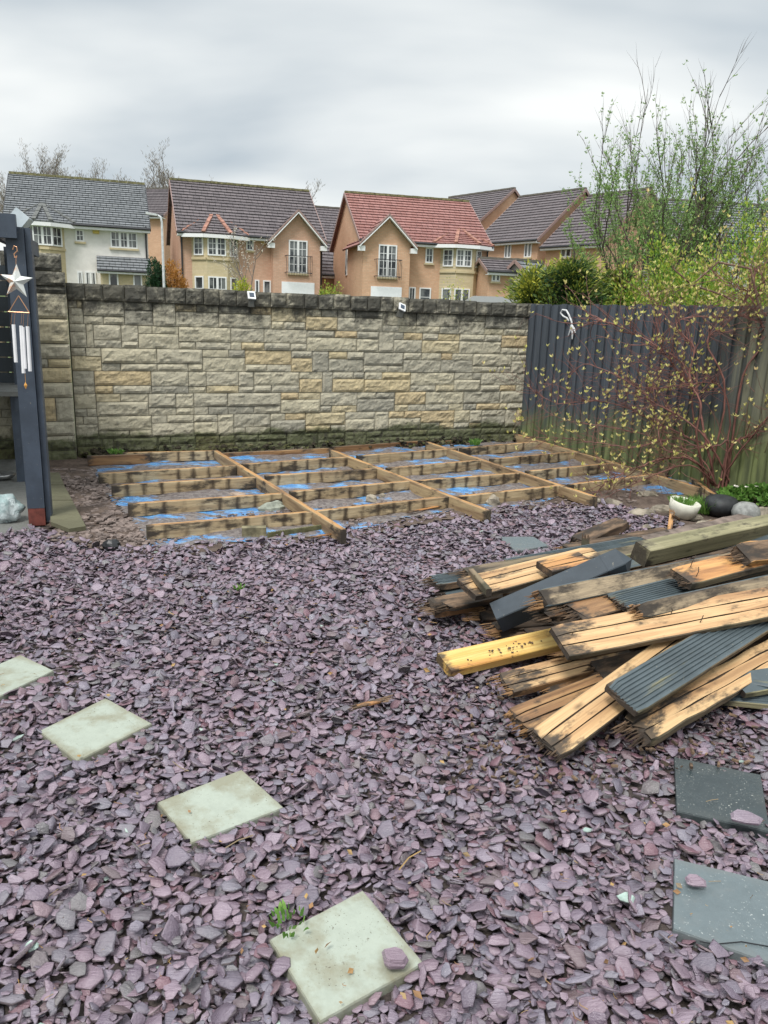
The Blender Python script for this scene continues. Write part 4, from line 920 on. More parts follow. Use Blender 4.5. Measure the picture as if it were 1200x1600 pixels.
# ------------------------------------------------------------------ red-stemmed shrub in front of the fence
def shrub():
    r=random.Random(12); root=empty('red_stemmed_shrub',G(1112,768),'spreading bare shrub with red arching stems and lime buds against the fence','shrub')
    o=root.location; tb=MB(); lf=MB()
    z8=lambda x,y:(780+.35*x,440+.35*y)
    by=o.y
    def P8(x,y,Y): a,c=z8(x,y); return PY(a,c,Y)-o
    main=[ # (list of zoom points with distance), radius
     ([(975,900,0),(935,760,-.05),(905,620,.0),(885,500,.1),(800,400,.2),(705,290,.3),(610,238,.4),(480,180,.55),(360,190,.7)],.017),
     ([(975,905,0),(870,800,-.15),(740,790,-.25),(620,830,-.35),(500,880,-.4),(420,960,-.45)],.014),
     ([(985,905,0),(960,760,.1),(830,690,.15),(680,620,.3),(560,560,.45),(420,530,.6),(260,545,.8),(130,470,.95)],.013),
     ([(1000,905,0),(925,700,-.1),(800,600,.0),(690,540,.05),(610,470,.2),(400,370,.5),(310,430,.6)],.012),
     ([(960,900,0),(880,700,-.2),(900,560,-.2),(850,430,-.1),(870,300,-.05),(790,200,0),(850,160,.05),(1000,160,.0),(1130,150,-.1)],.013),
     ([(1010,905,0),(1040,730,-.1),(1200,670,-.25),(1290,630,-.3)],.016),
     ([(1010,900,0),(1060,780,-.15),(1200,600,-.3),(1260,500,-.35)],.013),
     ([(985,905,0),(1020,720,-.1),(985,730,-.1),(900,740,-.05),(780,700,.1),(600,740,.2),(440,720,.35),(300,700,.5),(110,700,.8)],.011),
     ([(1000,900,0),(1030,640,.0),(1000,490,0),(940,450,.05),(800,470,.1),(640,470,.2),(520,420,.35)],.011),
     ([(1030,910,0),(1130,830,-.1),(1200,700,-.2),(1320,560,-.3)],.018),
     ([(1020,905,0),(1090,420,-.1),(1200,280,-.1),(1250,180,-.15),(1180,200,-.1),(1120,60,-.1),(1050,20,-.1),(960,-30,0)],.014),
     ([(990,900,0),(1010,500,-.1),(930,270,-.05),(1000,200,0),(1120,100,-.05),(1180,10,-.1),(1150,-70,0)],.012),
     ([(985,900,0),(860,560,.05),(880,440,.1),(780,330,.2),(700,300,.3),(720,120,.3),(640,60,.4)],.010),
     ([(970,905,0),(930,850,-.1),(840,780,-.15),(730,740,-.1),(700,600,.05),(660,490,.2),(690,475,.2)],.010),
     ([(960,900,0),(850,820,-.3),(700,860,-.4),(560,920,-.5),(400,1000,-.5)],.009),
     ([(990,905,0),(900,790,0),(700,700,.2),(500,650,.4),(300,620,.6),(180,560,.8)],.009),
    ]
    allp=[]
    for pts,rad in main:
        K=[P8(x,y,by+dy) for x,y,dy in pts]; K[0]=K[0]+Vector((r.uniform(-.16,.16),r.uniform(-.08,.08),-.03)); S_=[]
        for i in range(len(K)-1):
            p0=K[max(0,i-1)];p1=K[i];p2=K[i+1];p3=K[min(len(K)-1,i+2)]
            for s in range(5):
                t=s/5; S_.append(.5*((2*p1)+(p2-p0)*t+(2*p0-5*p1+4*p2-p3)*t*t+(3*p1-p0-3*p2+p3)*t**3)+Vector((r.uniform(-1,1),0,r.uniform(-1,1)))*.006)
        S_.append(K[-1]); n=len(S_); tb.tube(S_,[rad*.80*(1-.72*i/n) for i in range(n)],6,cap=False); allp.append((S_,rad))
    def lff(b,pts,lev,rr):
        for i,p in enumerate(pts[1:]):
            if rr.random()<(.42 if i==len(pts)-2 else .035): buds(b,p,.038,rr,rr.choice([3,4,5]),.9)
    for S_,rad in allp:
        n=len(S_)
        for k in range(int(n*1.9)):
            i=r.randrange(int(n*.3),n-1); d=(S_[i+1]-S_[i]).normalized(); s=Vector((r.uniform(-1,1),r.uniform(-.5,.5),r.uniform(-.7,1))); 
            grow(tb,lf,S_[i],d*.6+s*.9,r.uniform(.15,.6),rad*.26,1 if r.random()<.6 else 0,r,5,.8,2,lff,.28,.04,.35)
        buds(lf,S_[-1],.04,r,5)
    tb.build('branches',M['redbark'],root,smooth=True); lf.build('buds',M['bud'],root)
shrub()
def thick_stems():
    # older brown trunks of the shrub behind, against the fence
    r=random.Random(2); c=G(1150,762); root=empty('old_shrub',c,'thick brown leaning stems rising against the green end of the fence','shrub'); o=c; tb=MB(); lf=MB()
    for pts,rad in [([(1135,768),(1160,735),(1186,690),(1215,640)],.026),([(1125,770),(1120,720),(1128,650),(1140,560),(1165,470),(1180,420)],.022),([(1145,768),(1175,740),(1230,680)],.03),([(1130,768),(1142,700),(1135,600),(1150,520),(1210,480)],.018),([(1150,600),(1185,480),(1170,420),(1120,410),(1085,440)],.016),([(1180,490),(1130,460),(1080,445),(1050,420)],.012)]:
        K=[PY(x,y,c.y+.25)-o+Vector((0,r.uniform(-.05,.05),0)) for x,y in pts]; tb.tube(K,[rad*(1-.5*i/len(K)) for i in range(len(K))],7,cap=False)
        def lff(b,p_,lev,rr):
            for p in p_[2:]:
                if rr.random()<.6: buds(b,p,.04,rr,3,.7)
        for k in range(6): i=r.randrange(1,len(K)); grow(tb,lf,K[i],Vector((r.uniform(-1,1),r.uniform(-.3,.3),r.uniform(-.2,1))),r.uniform(.3,.7),rad*.3,1,r,5,.7,3,lff,.22,.03)
    tb.build('branches',simple('brown_stem_bark',(.16,.105,.07),.8,.4,9),root,smooth=True); lf.build('buds',M['bud'],root)
thick_stems()
# ------------------------------------------------------------------ trees beyond the fence
def budtree(px,Y,topy,seed,label,nst=6,lean=.4,leafy=1.0,spread=.38):
    r=random.Random(seed); b0=PY(px,600,Y); base=Vector((b0.x,b0.y,GH(b0.x,b0.y))); root=empty('budding_tree',base,label,'tree',group='budding trees beyond the fence'); tb=MB(); lf=MB()
    H=PY(px,topy,Y).z-base.z
    def lff(b,pts,lev,rr):
        n=len(pts)
        for i,p in enumerate(pts[1:]):
            hrel=p.z/H
            if rr.random()<(.9 if lev<2 else .35)*leafy*(1.1-hrel*1.05): 
                for q in range(3): buds(b,p+Vector((rr.gauss(0,.02),rr.gauss(0,.02),rr.gauss(0,.03))),.044,rr,3,.6)
    for k in range(nst):
        a=2*math.pi*k/nst+r.uniform(-.3,.3); ln=lean*(.25+.75*((k*7)%nst)/nst); d=Vector((math.cos(a)*ln,math.sin(a)*ln*.7,1))
        grow(tb,lf,Vector((math.cos(a)*.1,math.sin(a)*.08,0)),d,H*r.uniform(.50,.76)*math.sqrt(1+ln*ln),.032*r.uniform(.7,1),3,r,9,spread,5,lff,.085,.02,.16,.22)
    tb.build('trunk',M['bark'],root); lf.build('crown',M['spring'],root)
budtree(1005,14,135,36,'tall budding tree with thin upright twigs, the left one beyond the fence',13,.40,.9)
budtree(1095,14.5,150,32,'tallest budding tree with long bare tips, in the middle beyond the fence',6,.50,.7)
budtree(1200,13.5,190,33,'budding tree partly cut off by the right edge beyond the fence',5,.45,.8)
def cloudbush(name,label,c,rad,n,s,mat,seed,cat='shrub',stems=True,tfun=None,core=True,group=None,w=.5):
    r=random.Random(seed); root=empty(name,c,label,cat,group); lf=MB(); tb=MB(); cl=[]
    for k in range(int(26)):
        a=r.uniform(0,2*math.pi); ph=math.acos(r.uniform(-.55,1)); q=r.uniform(.35,1)**.6
        cl.append((Vector((math.sin(ph)*math.cos(a)*rad[0]*q,math.sin(ph)*math.sin(a)*rad[1]*q,rad[2]*(.55+.95*math.cos(ph)*q*.8))),r.uniform(.18,.4)))
    for k in range(n):
        cc,cr=r.choice(cl); d=Vector((r.gauss(0,1),r.gauss(0,1),r.gauss(0,1))).normalized(); p=cc+Vector((d.x*rad[0],d.y*rad[1],d.z*rad[2]))*cr*r.uniform(.4,1.1)
        if p.z<0.02: continue
        t=tfun(p,r,rad) if tfun else r.random()
        leaf(lf,p,d+Vector((0,0,.5)),s*r.uniform(.6,1.3),w,r,t)
    if stems:
        for cc,cr in cl: tb.tube([Vector((0,0,0)),cc*.5+Vector((r.uniform(-.05,.05),0,0)),cc],[.02*rad[2],.012*rad[2],.004*rad[2]],4,cap=False)
        tb.build('branches',M['darkbark'],root)
    lf.build('foliage',mat,root); return root
def tcon(p,r,rad):
    q=(abs(p.x)/rad[0]*.5+p.z/(rad[2]*1.7)); return max(0,min(1,q*.95-.15+r.gauss(0,.16)+ .25*mnoise.noise(p*2.2)))
def at(px,Y,z=None): p=PY(px,500,Y); return Vector((p.x,p.y,GH(p.x,p.y) if z is None else z))
def conifer(px,Y,topy,wpx,seed,label,dark=0):
    r=random.Random(seed); b0=at(px,Y); H=PY(px,topy,Y).z-b0.z; Wd=wpx/1202*Y/2; root=empty('conifer_bush',b0,label,'conifer',group='bushes beyond the fence'); lf=MB(); tb=MB()
    tb.tube([Vector((0,0,0)),Vector((.05,0,H*.6)),Vector((0,0,H*.95))],[.06,.035,.008],6)
    for k in range(150):
        u=r.random()**.8; z=H*(.15+.85*u); a=r.uniform(0,2*math.pi); L=Wd*(1.15-u*.75)*r.uniform(.5,1.15)*(1+1.3*mnoise.noise(Vector((math.cos(a)*1.6,math.sin(a)*1.6,u*3+seed)))); d=Vector((math.cos(a),math.sin(a),r.uniform(.1,.6)))
        pts=wander((0,0,z*.85),d,L,6,r,.13,.04); tb.tube(pts,[.012*(1-.7*i/6) for i in range(7)],3,cap=False)
        for i,p in enumerate(pts[1:]):
            m=i/5
            for q in range(14):
                off=Vector((r.gauss(0,1),r.gauss(0,1),r.gauss(0,.7)))*.085; dd=(pts[i+1]-pts[i]).normalized()+off*7
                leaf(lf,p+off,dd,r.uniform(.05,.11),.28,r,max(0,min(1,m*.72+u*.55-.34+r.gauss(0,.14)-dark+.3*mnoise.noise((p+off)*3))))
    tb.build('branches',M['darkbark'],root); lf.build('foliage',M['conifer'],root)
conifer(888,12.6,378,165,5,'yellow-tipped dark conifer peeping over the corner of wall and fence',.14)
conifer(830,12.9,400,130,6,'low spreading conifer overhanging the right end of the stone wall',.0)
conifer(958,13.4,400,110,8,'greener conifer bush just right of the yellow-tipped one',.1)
for i,(px,Y,ty,wd,lb) in enumerate([(1010,12.5,405,110,'fresh green hedge shrub beyond the fence, below the left budding tree'),(1075,12.0,395,110,'fresh green hedge shrub beyond the fence, second from the right edge'),(1130,11.4,370,110,'large yellow-green shrub rising over the fence between the other green shrubs'),(1200,10.8,335,150,'bright lime shrub at the right edge above the fence')]):
    b0=at(px,Y); H=PY(px,ty,Y).z-b0.z; wr=wd/1202*Y/2
    cloudbush('green_shrub',lb,b0,(wr*1.2,wr,H/1.32),9000,.055,M['fresh'],90+i,group='bushes beyond the fence')
# ------------------------------------------------------------------ planting bed at the right
def tuft(name,label,px,py,n,h,sp,mat,seed,z=0.03,cat='plant',w=.008,loc=None,parent=None):
    r=random.Random(seed); b=MB()
    for k in range(n):
        a=r.uniform(0,6.28); q=r.random()**.5*sp; p=Vector((math.cos(a)*q,math.sin(a)*q,0)); d=Vector((math.cos(a)*.5*q/sp+r.uniform(-.3,.3),math.sin(a)*.5*q/sp+r.uniform(-.3,.3),1)).normalized(); hh=h*r.uniform(.5,1.1)
        sd=d.cross(Vector((r.uniform(-1,1),r.uniform(-1,1),0))).normalized()*w; m=p+d*hh*.55; e=p+d*hh+Vector((d.x,d.y,-.5))*hh*.25
        b.add([p-sd*.5,p+sd*.5,m+sd*.5,m-sd*.5,e],[(0,1,2,3),(3,2,4)],0,r.random())
    o=b.build(name,mat,parent); 
    if parent is None: o.location=loc if loc is not None else G(px,py,z); tag(o,label,cat)
    else: o.location=loc
    return o
def pots():
    c=G(1062,810); root=empty('white_pot',c,'low white bowl planter with grass tilted on the edge of the bed','plant pot')
    b=MB(); b.lathe((0,0,0),[(.05,.0),(.09,.03),(.118,.09),(.126,.155),(.116,.158),(.108,.13),(.02,.12)],24); o=b.build('bowl',simple('chipped_white_ceramic',(.60,.59,.50),.5,.14,12),root,smooth=True); o.rotation_euler=(R(7),R(9),0)
    tuft('grass',None,0,0,260,.075,.095,M['grass'],4,parent=root,loc=(0,0,.13),w=.005)
    c=G(1124,806); b=MB(); b.lathe((0,0,0),[(.02,0),(.11,.02),(.15,.075),(.15,.12),(.11,.165),(.04,.182)],24); o=b.build('black_round_pot',simple('black_glazed_stone',(.02,.022,.024),.6,.5,18),smooth=True); o.location=c; tag(o,'squat black rounded stone between the grass clump and stone ball','stone')
    c=G(1163,817); b=MB(); b.lathe((0,0,0),[(.01,0),(.07,.015),(.108,.06),(.112,.09),(.10,.135),(.06,.168),(.01,.178)],26); o=b.build('stone_ball',M['ball'],smooth=True); o.location=c; tag(o,'smooth grey stone ball beside the black rounded stone','stone ball')
    tuft('grass_clump','bright green feathery clump between white pot and black stone',1097,800,420,.17,.09,M['grass'],8,w=.006,z=0.02)
pots()
cloudbush('strawberry_plant','low leafy plant with white flowers behind the stone ball',G(1183,788),(.36,.14,.11),1500,.045,M['grass'],77,'plant',False,w=.9)
b=MB(); r=random.Random(3); o=G(1183,788)
for k in range(6):
    p=Vector((r.uniform(-.28,.28),r.uniform(-.13,0),.17))
    for q in range(5): a=q*1.256; leaf(b,p,Vector((math.cos(a),math.sin(a),.2)),.022,.8,r,.9)
ob=b.build('white_flowers',M['blossom']); 
ob.parent=[x for x in bpy.data.objects if x.name=='strawberry_plant'][0]
tuft('weed','small green weed growing at the foot of the wall between joists',742,695,60,.10,.06,M['grass'],21,w=.012)
tuft('weed','tiny fern-like weed at the left foot of the wall',182,708,60,.06,.08,M['grass'],22,w=.014,z=.09)
tuft('weed','small green sprout beside the slab nearest the camera',450,1442,30,.028,.05,M['grass'],23,w=.010,z=.03)
tuft('weed','little green sprout in the slate above the middle of the bed',375,920,16,.035,.03,M['grass'],24,w=.010,z=.02)
stones=[(1003,806,.13,.07,.05),(1035,800,.12,.06,.05),(1012,776,.12,.06,.05),(1085,812,.07,.05,.04),(1103,824,.09,.05,.045),(1135,824,.06,.04,.03),(960,790,.12,.05,.045),(930,785,.08,.05,.035),(1190,812,.12,.08,.09),(1180,835,.05,.04,.03),(1060,760,.13,.08,.05),(1145,768,.16,.07,.05),(1010,826,.05,.03,.03)]
desc=['long flat mossy stone left of the white pot','dark earthy stone right behind the white pot','brown stone between frame corner and bed','brick-red stone right of the white pot','low brown stone in front of the black stone','small stone in front of the gap between the round stones','brown stone at the end of the last joist','small flat stone beside the last cross beam','weathered boulder right of the stone ball','little yellowish stone in front of the stone ball','flat stone under the shrub branches near the fence','long dark stone at the foot of the shrub stems','pale yellow pebble left of the white pot']
for i,(s,dn) in enumerate(zip(stones,desc)): rock('border_stone',dn,s[0],s[1],s[2],s[3],s[4],M['rock'],30+i,'stone',0,'stones edging the planting bed')
# ------------------------------------------------------------------ houses
class House:
    def __init__(s,name,label,px,Y,ang,gz,cat='house'):
        p=PY(px,420,Y); s.o=Vector((p.x,p.y,gz)); s.u=Vector((math.cos(ang),math.sin(ang),0)); s.v=Vector((-s.u.y,s.u.x,0)) # v points back
        s.root=empty(name,s.o,label,cat,rz=ang); s.gz=gz
    def pix(s,px,py,off=0.0):   # local x and z of a photo point on the plane parallel to the front, off metres in front of it
        d=ray(px,py); q=s.o-s.v*off; t=(q-CP).dot(s.v)/d.dot(s.v); h=CP+d*t-s.o; return h.dot(s.u),h.z
    def rect(s,x0,y0,x1,y1,off=0.0):
        ym=(y0+y1)/2; xm=(x0+x1)/2
        a=s.pix(x0,ym,off)[0]; b=s.pix(x1,ym,off)[0]; c=s.pix(xm,y1,off)[1]; d=s.pix(xm,y0,off)[1]; return a,b,c,d
    def part(s,b,name,mat,parent=None,**k): return b.build(name,mat,parent or s.root,**k)
    def window(s,x0,x1,z0,z1,y=-.03,cols=2,rows=2,name='window',P0=None,D=None,casements=1,sill=True,pm=None):
        # P0/D: origin and direction in plan for slanted bay faces
        D=Vector(D) if D is not None else Vector((1,0,0)); P0=Vector(P0) if P0 is not None else Vector((0,y,0)); Nn=Vector((D.y,-D.x,0)) # outward
        Mx=Matrix((D,-Nn,Vector((0,0,1)))).transposed()
        def bx(b,a,c,e,f,d0,d1): b.box(P0+D*((a+c)/2)+Nn*((d0+d1)/2)+Vector((0,0,(e+f)/2)),(c-a,abs(d1-d0),f-e),Mx)
        f=MB(); th=.07
        bx(f,x0,x1,z0,z0+th,0,.06); bx(f,x0,x1,z1-th,z1,0,.06); bx(f,x0,x0+th,z0+th,z1-th,0,.06); bx(f,x1-th,x1,z0+th,z1-th,0,.06)
        w=(x1-x0-2*th)
        for k in range(1,casements): xx=x0+th+w*k/casements; bx(f,xx-.06,xx+.06,z0+th,z1-th,0,.063)
        cw=w/casements
        for k in range(casements):
            for c in range(1,cols): xx=x0+th+cw*(k+c/cols); bx(f,xx-.015,xx+.015,z0+th,z1-th,0,.045)
        for c in range(1,rows): zz=z0+th+(z1-z0-2*th)*c/rows; bx(f,x0+th,x1-th,zz-.015,zz+.015,0,.042)
        fo=s.part(f,name,M['white'])
        g=MB(); bx(g,x0+th*.6,x1-th*.6,z0+th*.6,z1-th*.6,-.02,.022); g.build('pane',pm or M['glass'],fo)
        if sill: q=MB(); bx(q,x0-.06,x1+.06,z0-.10,z0-.002,0,.10); q.build('sill',M['baystone'],fo)
        return fo
    def gable_body(s,x0,x1,y0,y1,he,hr,mat,name='wall',pitch_axis='x'):
        b=MB(); ym=(y0+y1)/2; xm=(x0+x1)/2
        if pitch_axis=='x':
            V=[(x0,y0,-.5),(x1,y0,-.5),(x1,y1,-.5),(x0,y1,-.5),(x0,y0,he),(x1,y0,he),(x1,y1,he),(x0,y1,he),(x0,ym,hr),(x1,ym,hr)]
            F=[(0,1,5,4),(2,3,7,6),(1,2,6,9,5),(3,0,4,8,7),(4,5,9,8),(7,8,9,6),(3,2,1,0)]
        else:
            V=[(x0,y0,-.5),(x1,y0,-.5),(x1,y1,-.5),(x0,y1,-.5),(x0,y0,he),(x1,y0,he),(x1,y1,he),(x0,y1,he),(xm,y0,hr),(xm,y1,hr)]
            F=[(0,1,5,8,4),(2,3,7,9,6),(1,2,6,5),(3,0,4,7),(4,8,9,7),(5,6,9,8),(3,2,1,0)]
        b.add(V,F); return s.part(b,name,mat)
    def slope(s,b,A,B_,C,D_,course=.33,lap=.055):
        # tiled slope: A-B eave, D-C ridge; overlapping stepped courses
        A,B_,C,D_=map(Vector,(A,B_,C,D_)); L=((D_-A).length+(C-B_).length)/2; n=max(3,int(L/course)); N=(B_-A).cross(D_-A).normalized()
        for i in range(n):
            u0=i/n; u1=(i+1)/n; a=A.lerp(D_,u0); c=B_.lerp(C,u0); d=B_.lerp(C,u1); e=A.lerp(D_,u1)
            V=[a+N*(lap+.02),c+N*(lap+.02),d+N*.02,e+N*.02,a-N*.02,c-N*.02]; b.add(V,[(0,1,2,3),(4,5,1,0)],0,(i*.37)%1)
    def main_roof(s,x0,x1,y0,y1,he,hr,mat,ov=.35,gov=.18,ridge=None,course=.33,barge=None):
        ym=(y0+y1)/2; k=(hr-he)/(ym-y0); ze=he-ov*k+.06; hr2=hr+.08
        r=MB(); a,c=x0-gov,x1+gov
        s.slope(r,(a,y0-ov,ze),(c,y0-ov,ze),(c,ym,hr2),(a,ym,hr2),course); s.slope(r,(c,y1+ov,ze),(a,y1+ov,ze),(a,ym,hr2),(c,ym,hr2),course)
        # slab thickness
        for (p,q) in ((y0-ov,ym),(y1+ov,ym)):
            V=[(a,p,ze-.01),(c,p,ze-.01),(c,q,hr2-.01),(a,q,hr2-.01),(a,p,ze-.10),(c,p,ze-.10),(c,q,hr2-.10),(a,q,hr2-.10)]; r.add(V,[(4,7,6,5),(0,4,5,1),(0,3,7,4),(1,5,6,2)])
        ro=s.part(r,'roof',mat)
        rd=MB(); nn=int((c-a)/.45)
        for i in range(nn): rd.box((a+(i+.5)*(c-a)/nn,ym,hr2+.05+.008*(i%2)),((c-a)/nn*.97,.26,.12))
        rd.build('ridge_tiles',ridge or M['ridgegreen'],ro)
        bm=barge or M['white']
        for xx in (a-.02,c+.02):
            for yy in (y0-ov,y1+ov): bg_=MB(); bg_.beam((xx,yy,ze-.05),(xx,ym,hr2-.05),.04,.17); bg_.build('bargeboard',bm,ro)
        f=MB(); f.bb(a,c,y0-ov-.03,y0-ov,ze-.20,ze-.02); f.bb(a,c,y0-ov,y0,ze-.21,ze-.17); f.build('fascia',M['white'],ro)
        g=MB(); g.tube([(a,y0-ov-.08,ze-.03),(c,y0-ov-.08,ze-.03)],.06,8); g.build('gutter',M['dark'],ro)
        return ro
    def front_gable(s,x0,x1,yf,zeave,zap,back,wall,roof,ov=.3,pm=None):
        s.gable_body(x0,x1,yf,back,zeave,zap,wall,'gable_wing','y'); xm=(x0+x1)/2; k=(zap-zeave)/(xm-x0); ze=zeave-ov*k+.05; za=zap+.07
        r=MB(); s.slope(r,(x0-ov,back,ze),(x0-ov,yf-.25,ze),(xm,yf-.25,za),(xm,back,za)); s.slope(r,(x1+ov,yf-.25,ze),(x1+ov,back,ze),(xm,back,za),(xm,yf-.25,za)); ro=s.part(r,'gable_roof',roof)
        for (xa,xb,xc) in ((x0-ov,x0-ov-.02,x0+.04),(x1+ov,x1-.04,x1+ov+.02)):
            g=MB(); g.beam((xa,yf-.27,ze-.06),(xm,yf-.27,za-.04),.05,.24,up=(0,1,0)); g.bb(xb,xc,yf-.28,yf-.0,ze-.28,ze-.02); g.build('bargeboard',M['white'],ro)
            q=MB(); q.beam((xa,yf-.3,ze+.07),(xm,yf-.3,za+.09),.08,.10,up=(0,1,0)); q.build('verge_tiles',pm or M['fasciabrown'],ro)
    def bay(s,x0,x1,zb,zt,dep,apex,roofm,hipm,wall,zsill,fw,sw,gw=True):
        ch=dep; P=[(x0,0),(x0+ch,-dep),(x1-ch,-dep),(x1,0)]
        b=MB(); V=[(x,y,zb) for x,y in P]+[(x,y,zt) for x,y in P]; b.add(V,[(0,1,5,4),(1,2,6,5),(2,3,7,6),(4,5,6,7)]); bo=s.part(b,'bay',wall)
        q=MB(); E=.05
        for (a,c) in ((0,1),(1,2),(2,3)):
            A=Vector((P[a][0],P[a][1],zsill-.05)); C=Vector((P[c][0],P[c][1],zsill-.05)); q.beam(A,C,.14,.12)
        q.build('sill_band',M['baystone'],bo)
        ov=.28; Q=[(x0-.55,-.36),(x0+ch-ov*.6,-dep-ov),(x1-ch+ov*.6,-dep-ov),(x1+.55,-.36)]; ap=Vector(apex)
        f=MB()
        for a in range(3): f.beam((Q[a][0],Q[a][1],zt-.02),(Q[a+1][0],Q[a+1][1],zt-.02),.05,.18)
        f.add([(x,y,zt-.10) for x,y in Q],[(0,1,2,3)][::1]); f.build('fascia',M['white'],bo)
        r=MB()
        for a in range(3): s.slope(r,(Q[a][0],Q[a][1],zt+.08),(Q[a+1][0],Q[a+1][1],zt+.08),ap,ap-Vector((.02,0,0)))
        
        r.build('bay_roof',roofm,bo)
        g=MB()
        for a in (0,1,2,3):
            A=Vector((Q[a][0],Q[a][1],zt+.12)); n=7
            for i in range(n): g.beam(A.lerp(ap,i/n)+Vector((0,0,.05+.02*(i%2))),A.lerp(ap,(i+.98)/n)+Vector((0,0,.05+.02*(i%2))),.19,.10)
        g.build('hip_tiles',hipm,bo)
        return P,dep,ch
def px_house(H,x):  return H.pix(x,400)[0]
def railing(H,x0,x1,z0,z1,y):
    b=MB(); b.bb(x0,x1,y-.45,y-.42,z1-.03,z1); b.bb(x0,x1,y-.45,y-.42,z0,z0+.03)
    for x in (x0,x1-.03): b.bb(x,x+.03,y-.45,y,z1-.03,z1); b.bb(x,x+.03,y-.45,y,z0,z0+.03)
    n=16
    for i in range(n+1): xx=x0+.015+(x1-x0-.03)*i/n; b.tube([(xx,y-.435,z0-.15),(xx,y-.435,z1)],.011,4)
    return H.part(b,'balcony_railing',M['dark'])
def pipe(H,x,y,z0,z1):
    b=MB(); b.tube([(x,y-.35,z1+.05),(x,y-.06,z1-.35),(x,y-.06,z0)],.045,7); return H.part(b,'downpipe',M['dark'])
ANG=math.atan2(.33,.945)
DEPTH=8.0
# --- house 2 : brown roof, pink brick
def house_mid():
    H=House('brown_roofed_house','pink brick house with dark brown tiled roof, cream bay left and gabled balcony right','283' and 283,43.6,ANG,1.3)
    W=px_house(H,502); he=H.pix(350,368)[1]+.05; he=max(4.5,he)
    ry=H.pix(380,291,-DEPTH/2)[1]
    H.gable_body(0,W,0,DEPTH,he,ry-.08,M['brickpink']); H.main_roof(0,W,0,DEPTH,he,ry-.08,M['roofbrown'],barge=M['fasciabrown'],course=.30)
    a,b_,c,d=H.rect(427,331,501,376,.7)
    ap=H.pix(466,334,.7)[1]; zf=H.pix(424,371,.7)[1]-.02; H.front_gable(a,b_,-.7,zf,ap,DEPTH*.42,M['brickpink'],M['roofbrown'])
    # bay
    x0=H.pix(300,410)[0]; x1=H.pix(373,410)[0]; zt=H.pix(336,369,.7)[1]; zs=H.pix(336,403,.7)[1]; apx=H.pix(334,331,-1.8)
    P,dep,ch=H.bay(x0,x1,-.3,zt,.7,(apx[0],1.8,apx[1]),M['roofbrown'],M['terracotta'],M['baystone'],zs,None,None)
    zw0=H.pix(336,399.5,.7)[1]; zw1=H.pix(336,368.5+1,.7)[1]
    wx0=H.pix(324,385,.7)[0]; wx1=H.pix(353,385,.7)[0]; H.window(wx0,wx1,zw0,zw1,-dep,2,3,casements=2,sill=False)
    sd=math.hypot(ch,dep); D1=Vector((ch,-dep,0)).normalized(); D2=Vector((ch,dep,0)).normalized()
    H.window(.18,sd-.18,zw0,zw1,0,1,3,P0=(x0,0,0),D=D1,sill=False,cols=2) if 0 else H.window(.18,sd-.18,zw0,zw1,0,2,3,P0=(x0,0,0),D=D1,sill=False)
    H.window(.18,sd-.18,zw0,zw1,0,2,3,P0=(x1-ch,-dep,0),D=D2,sill=False)
    g1=H.pix(336,432,.7)[1]; H.window(wx0,wx1,g1-1.3,g1,-dep,2,2,casements=2,sill=False)
    H.window(.2,sd-.2,g1-1.3,g1,0,1,2,P0=(x0,0,0),D=D1,sill=False); H.window(.2,sd-.2,g1-1.3,g1,0,1,2,P0=(x1-ch,-dep,0),D=D2,sill=False)
    a,b_,c,d=H.rect(384.5,372,396,391.5); H.window(a,b_,c,d,-.0,2,2)
    a,b_,c,d=H.rect(398,437,405,448); H.window(a,b_,c-.6,d,0,1,1); a,b_,c,d=H.rect(411,438,423,449); H.window(a,b_,c-.6,d,0,1,1)
    a,b_,c,d=H.rect(451,375.5,480,427,.7); H.window(a,b_,c,d,-.7,2,4,casements=2,name='french_window'); railing(H,a-.22,b_+.2,c-.0,c+ (d-c)*.52,-.7)
    a,b_,c,d=H.rect(440,441,491,470,.7); g=MB(); g.bb(a,b_,-.74,-.68,c-.9,d); H.part(g,'garage_door',M['curtain'])
    q=MB(); s=H.pix(411,379); q.lathe((0,0,0),[(.0,-.03),(.14,-.03),(.14,.03),(0,.03)],14); o=H.part(q,'alarm_box',simple('amber_alarm',(.5,.33,.06),.5)); o.location=(s[0],-.06,s[1]); o.rotation_euler=(R(90),0,0)
    q=MB(); s=H.pix(415,326.5,-2.4); q.box((s[0],2.35,s[1]+.02),(.5,.3,.16),Matrix.Rotation(R(38),3,'X')); H.part(q,'roof_vent',M['terracotta'])
    pipe(H,.06,0,0,he-.1); pipe(H,W+.0,-.0,0,he-.1)
    return H
house_mid()
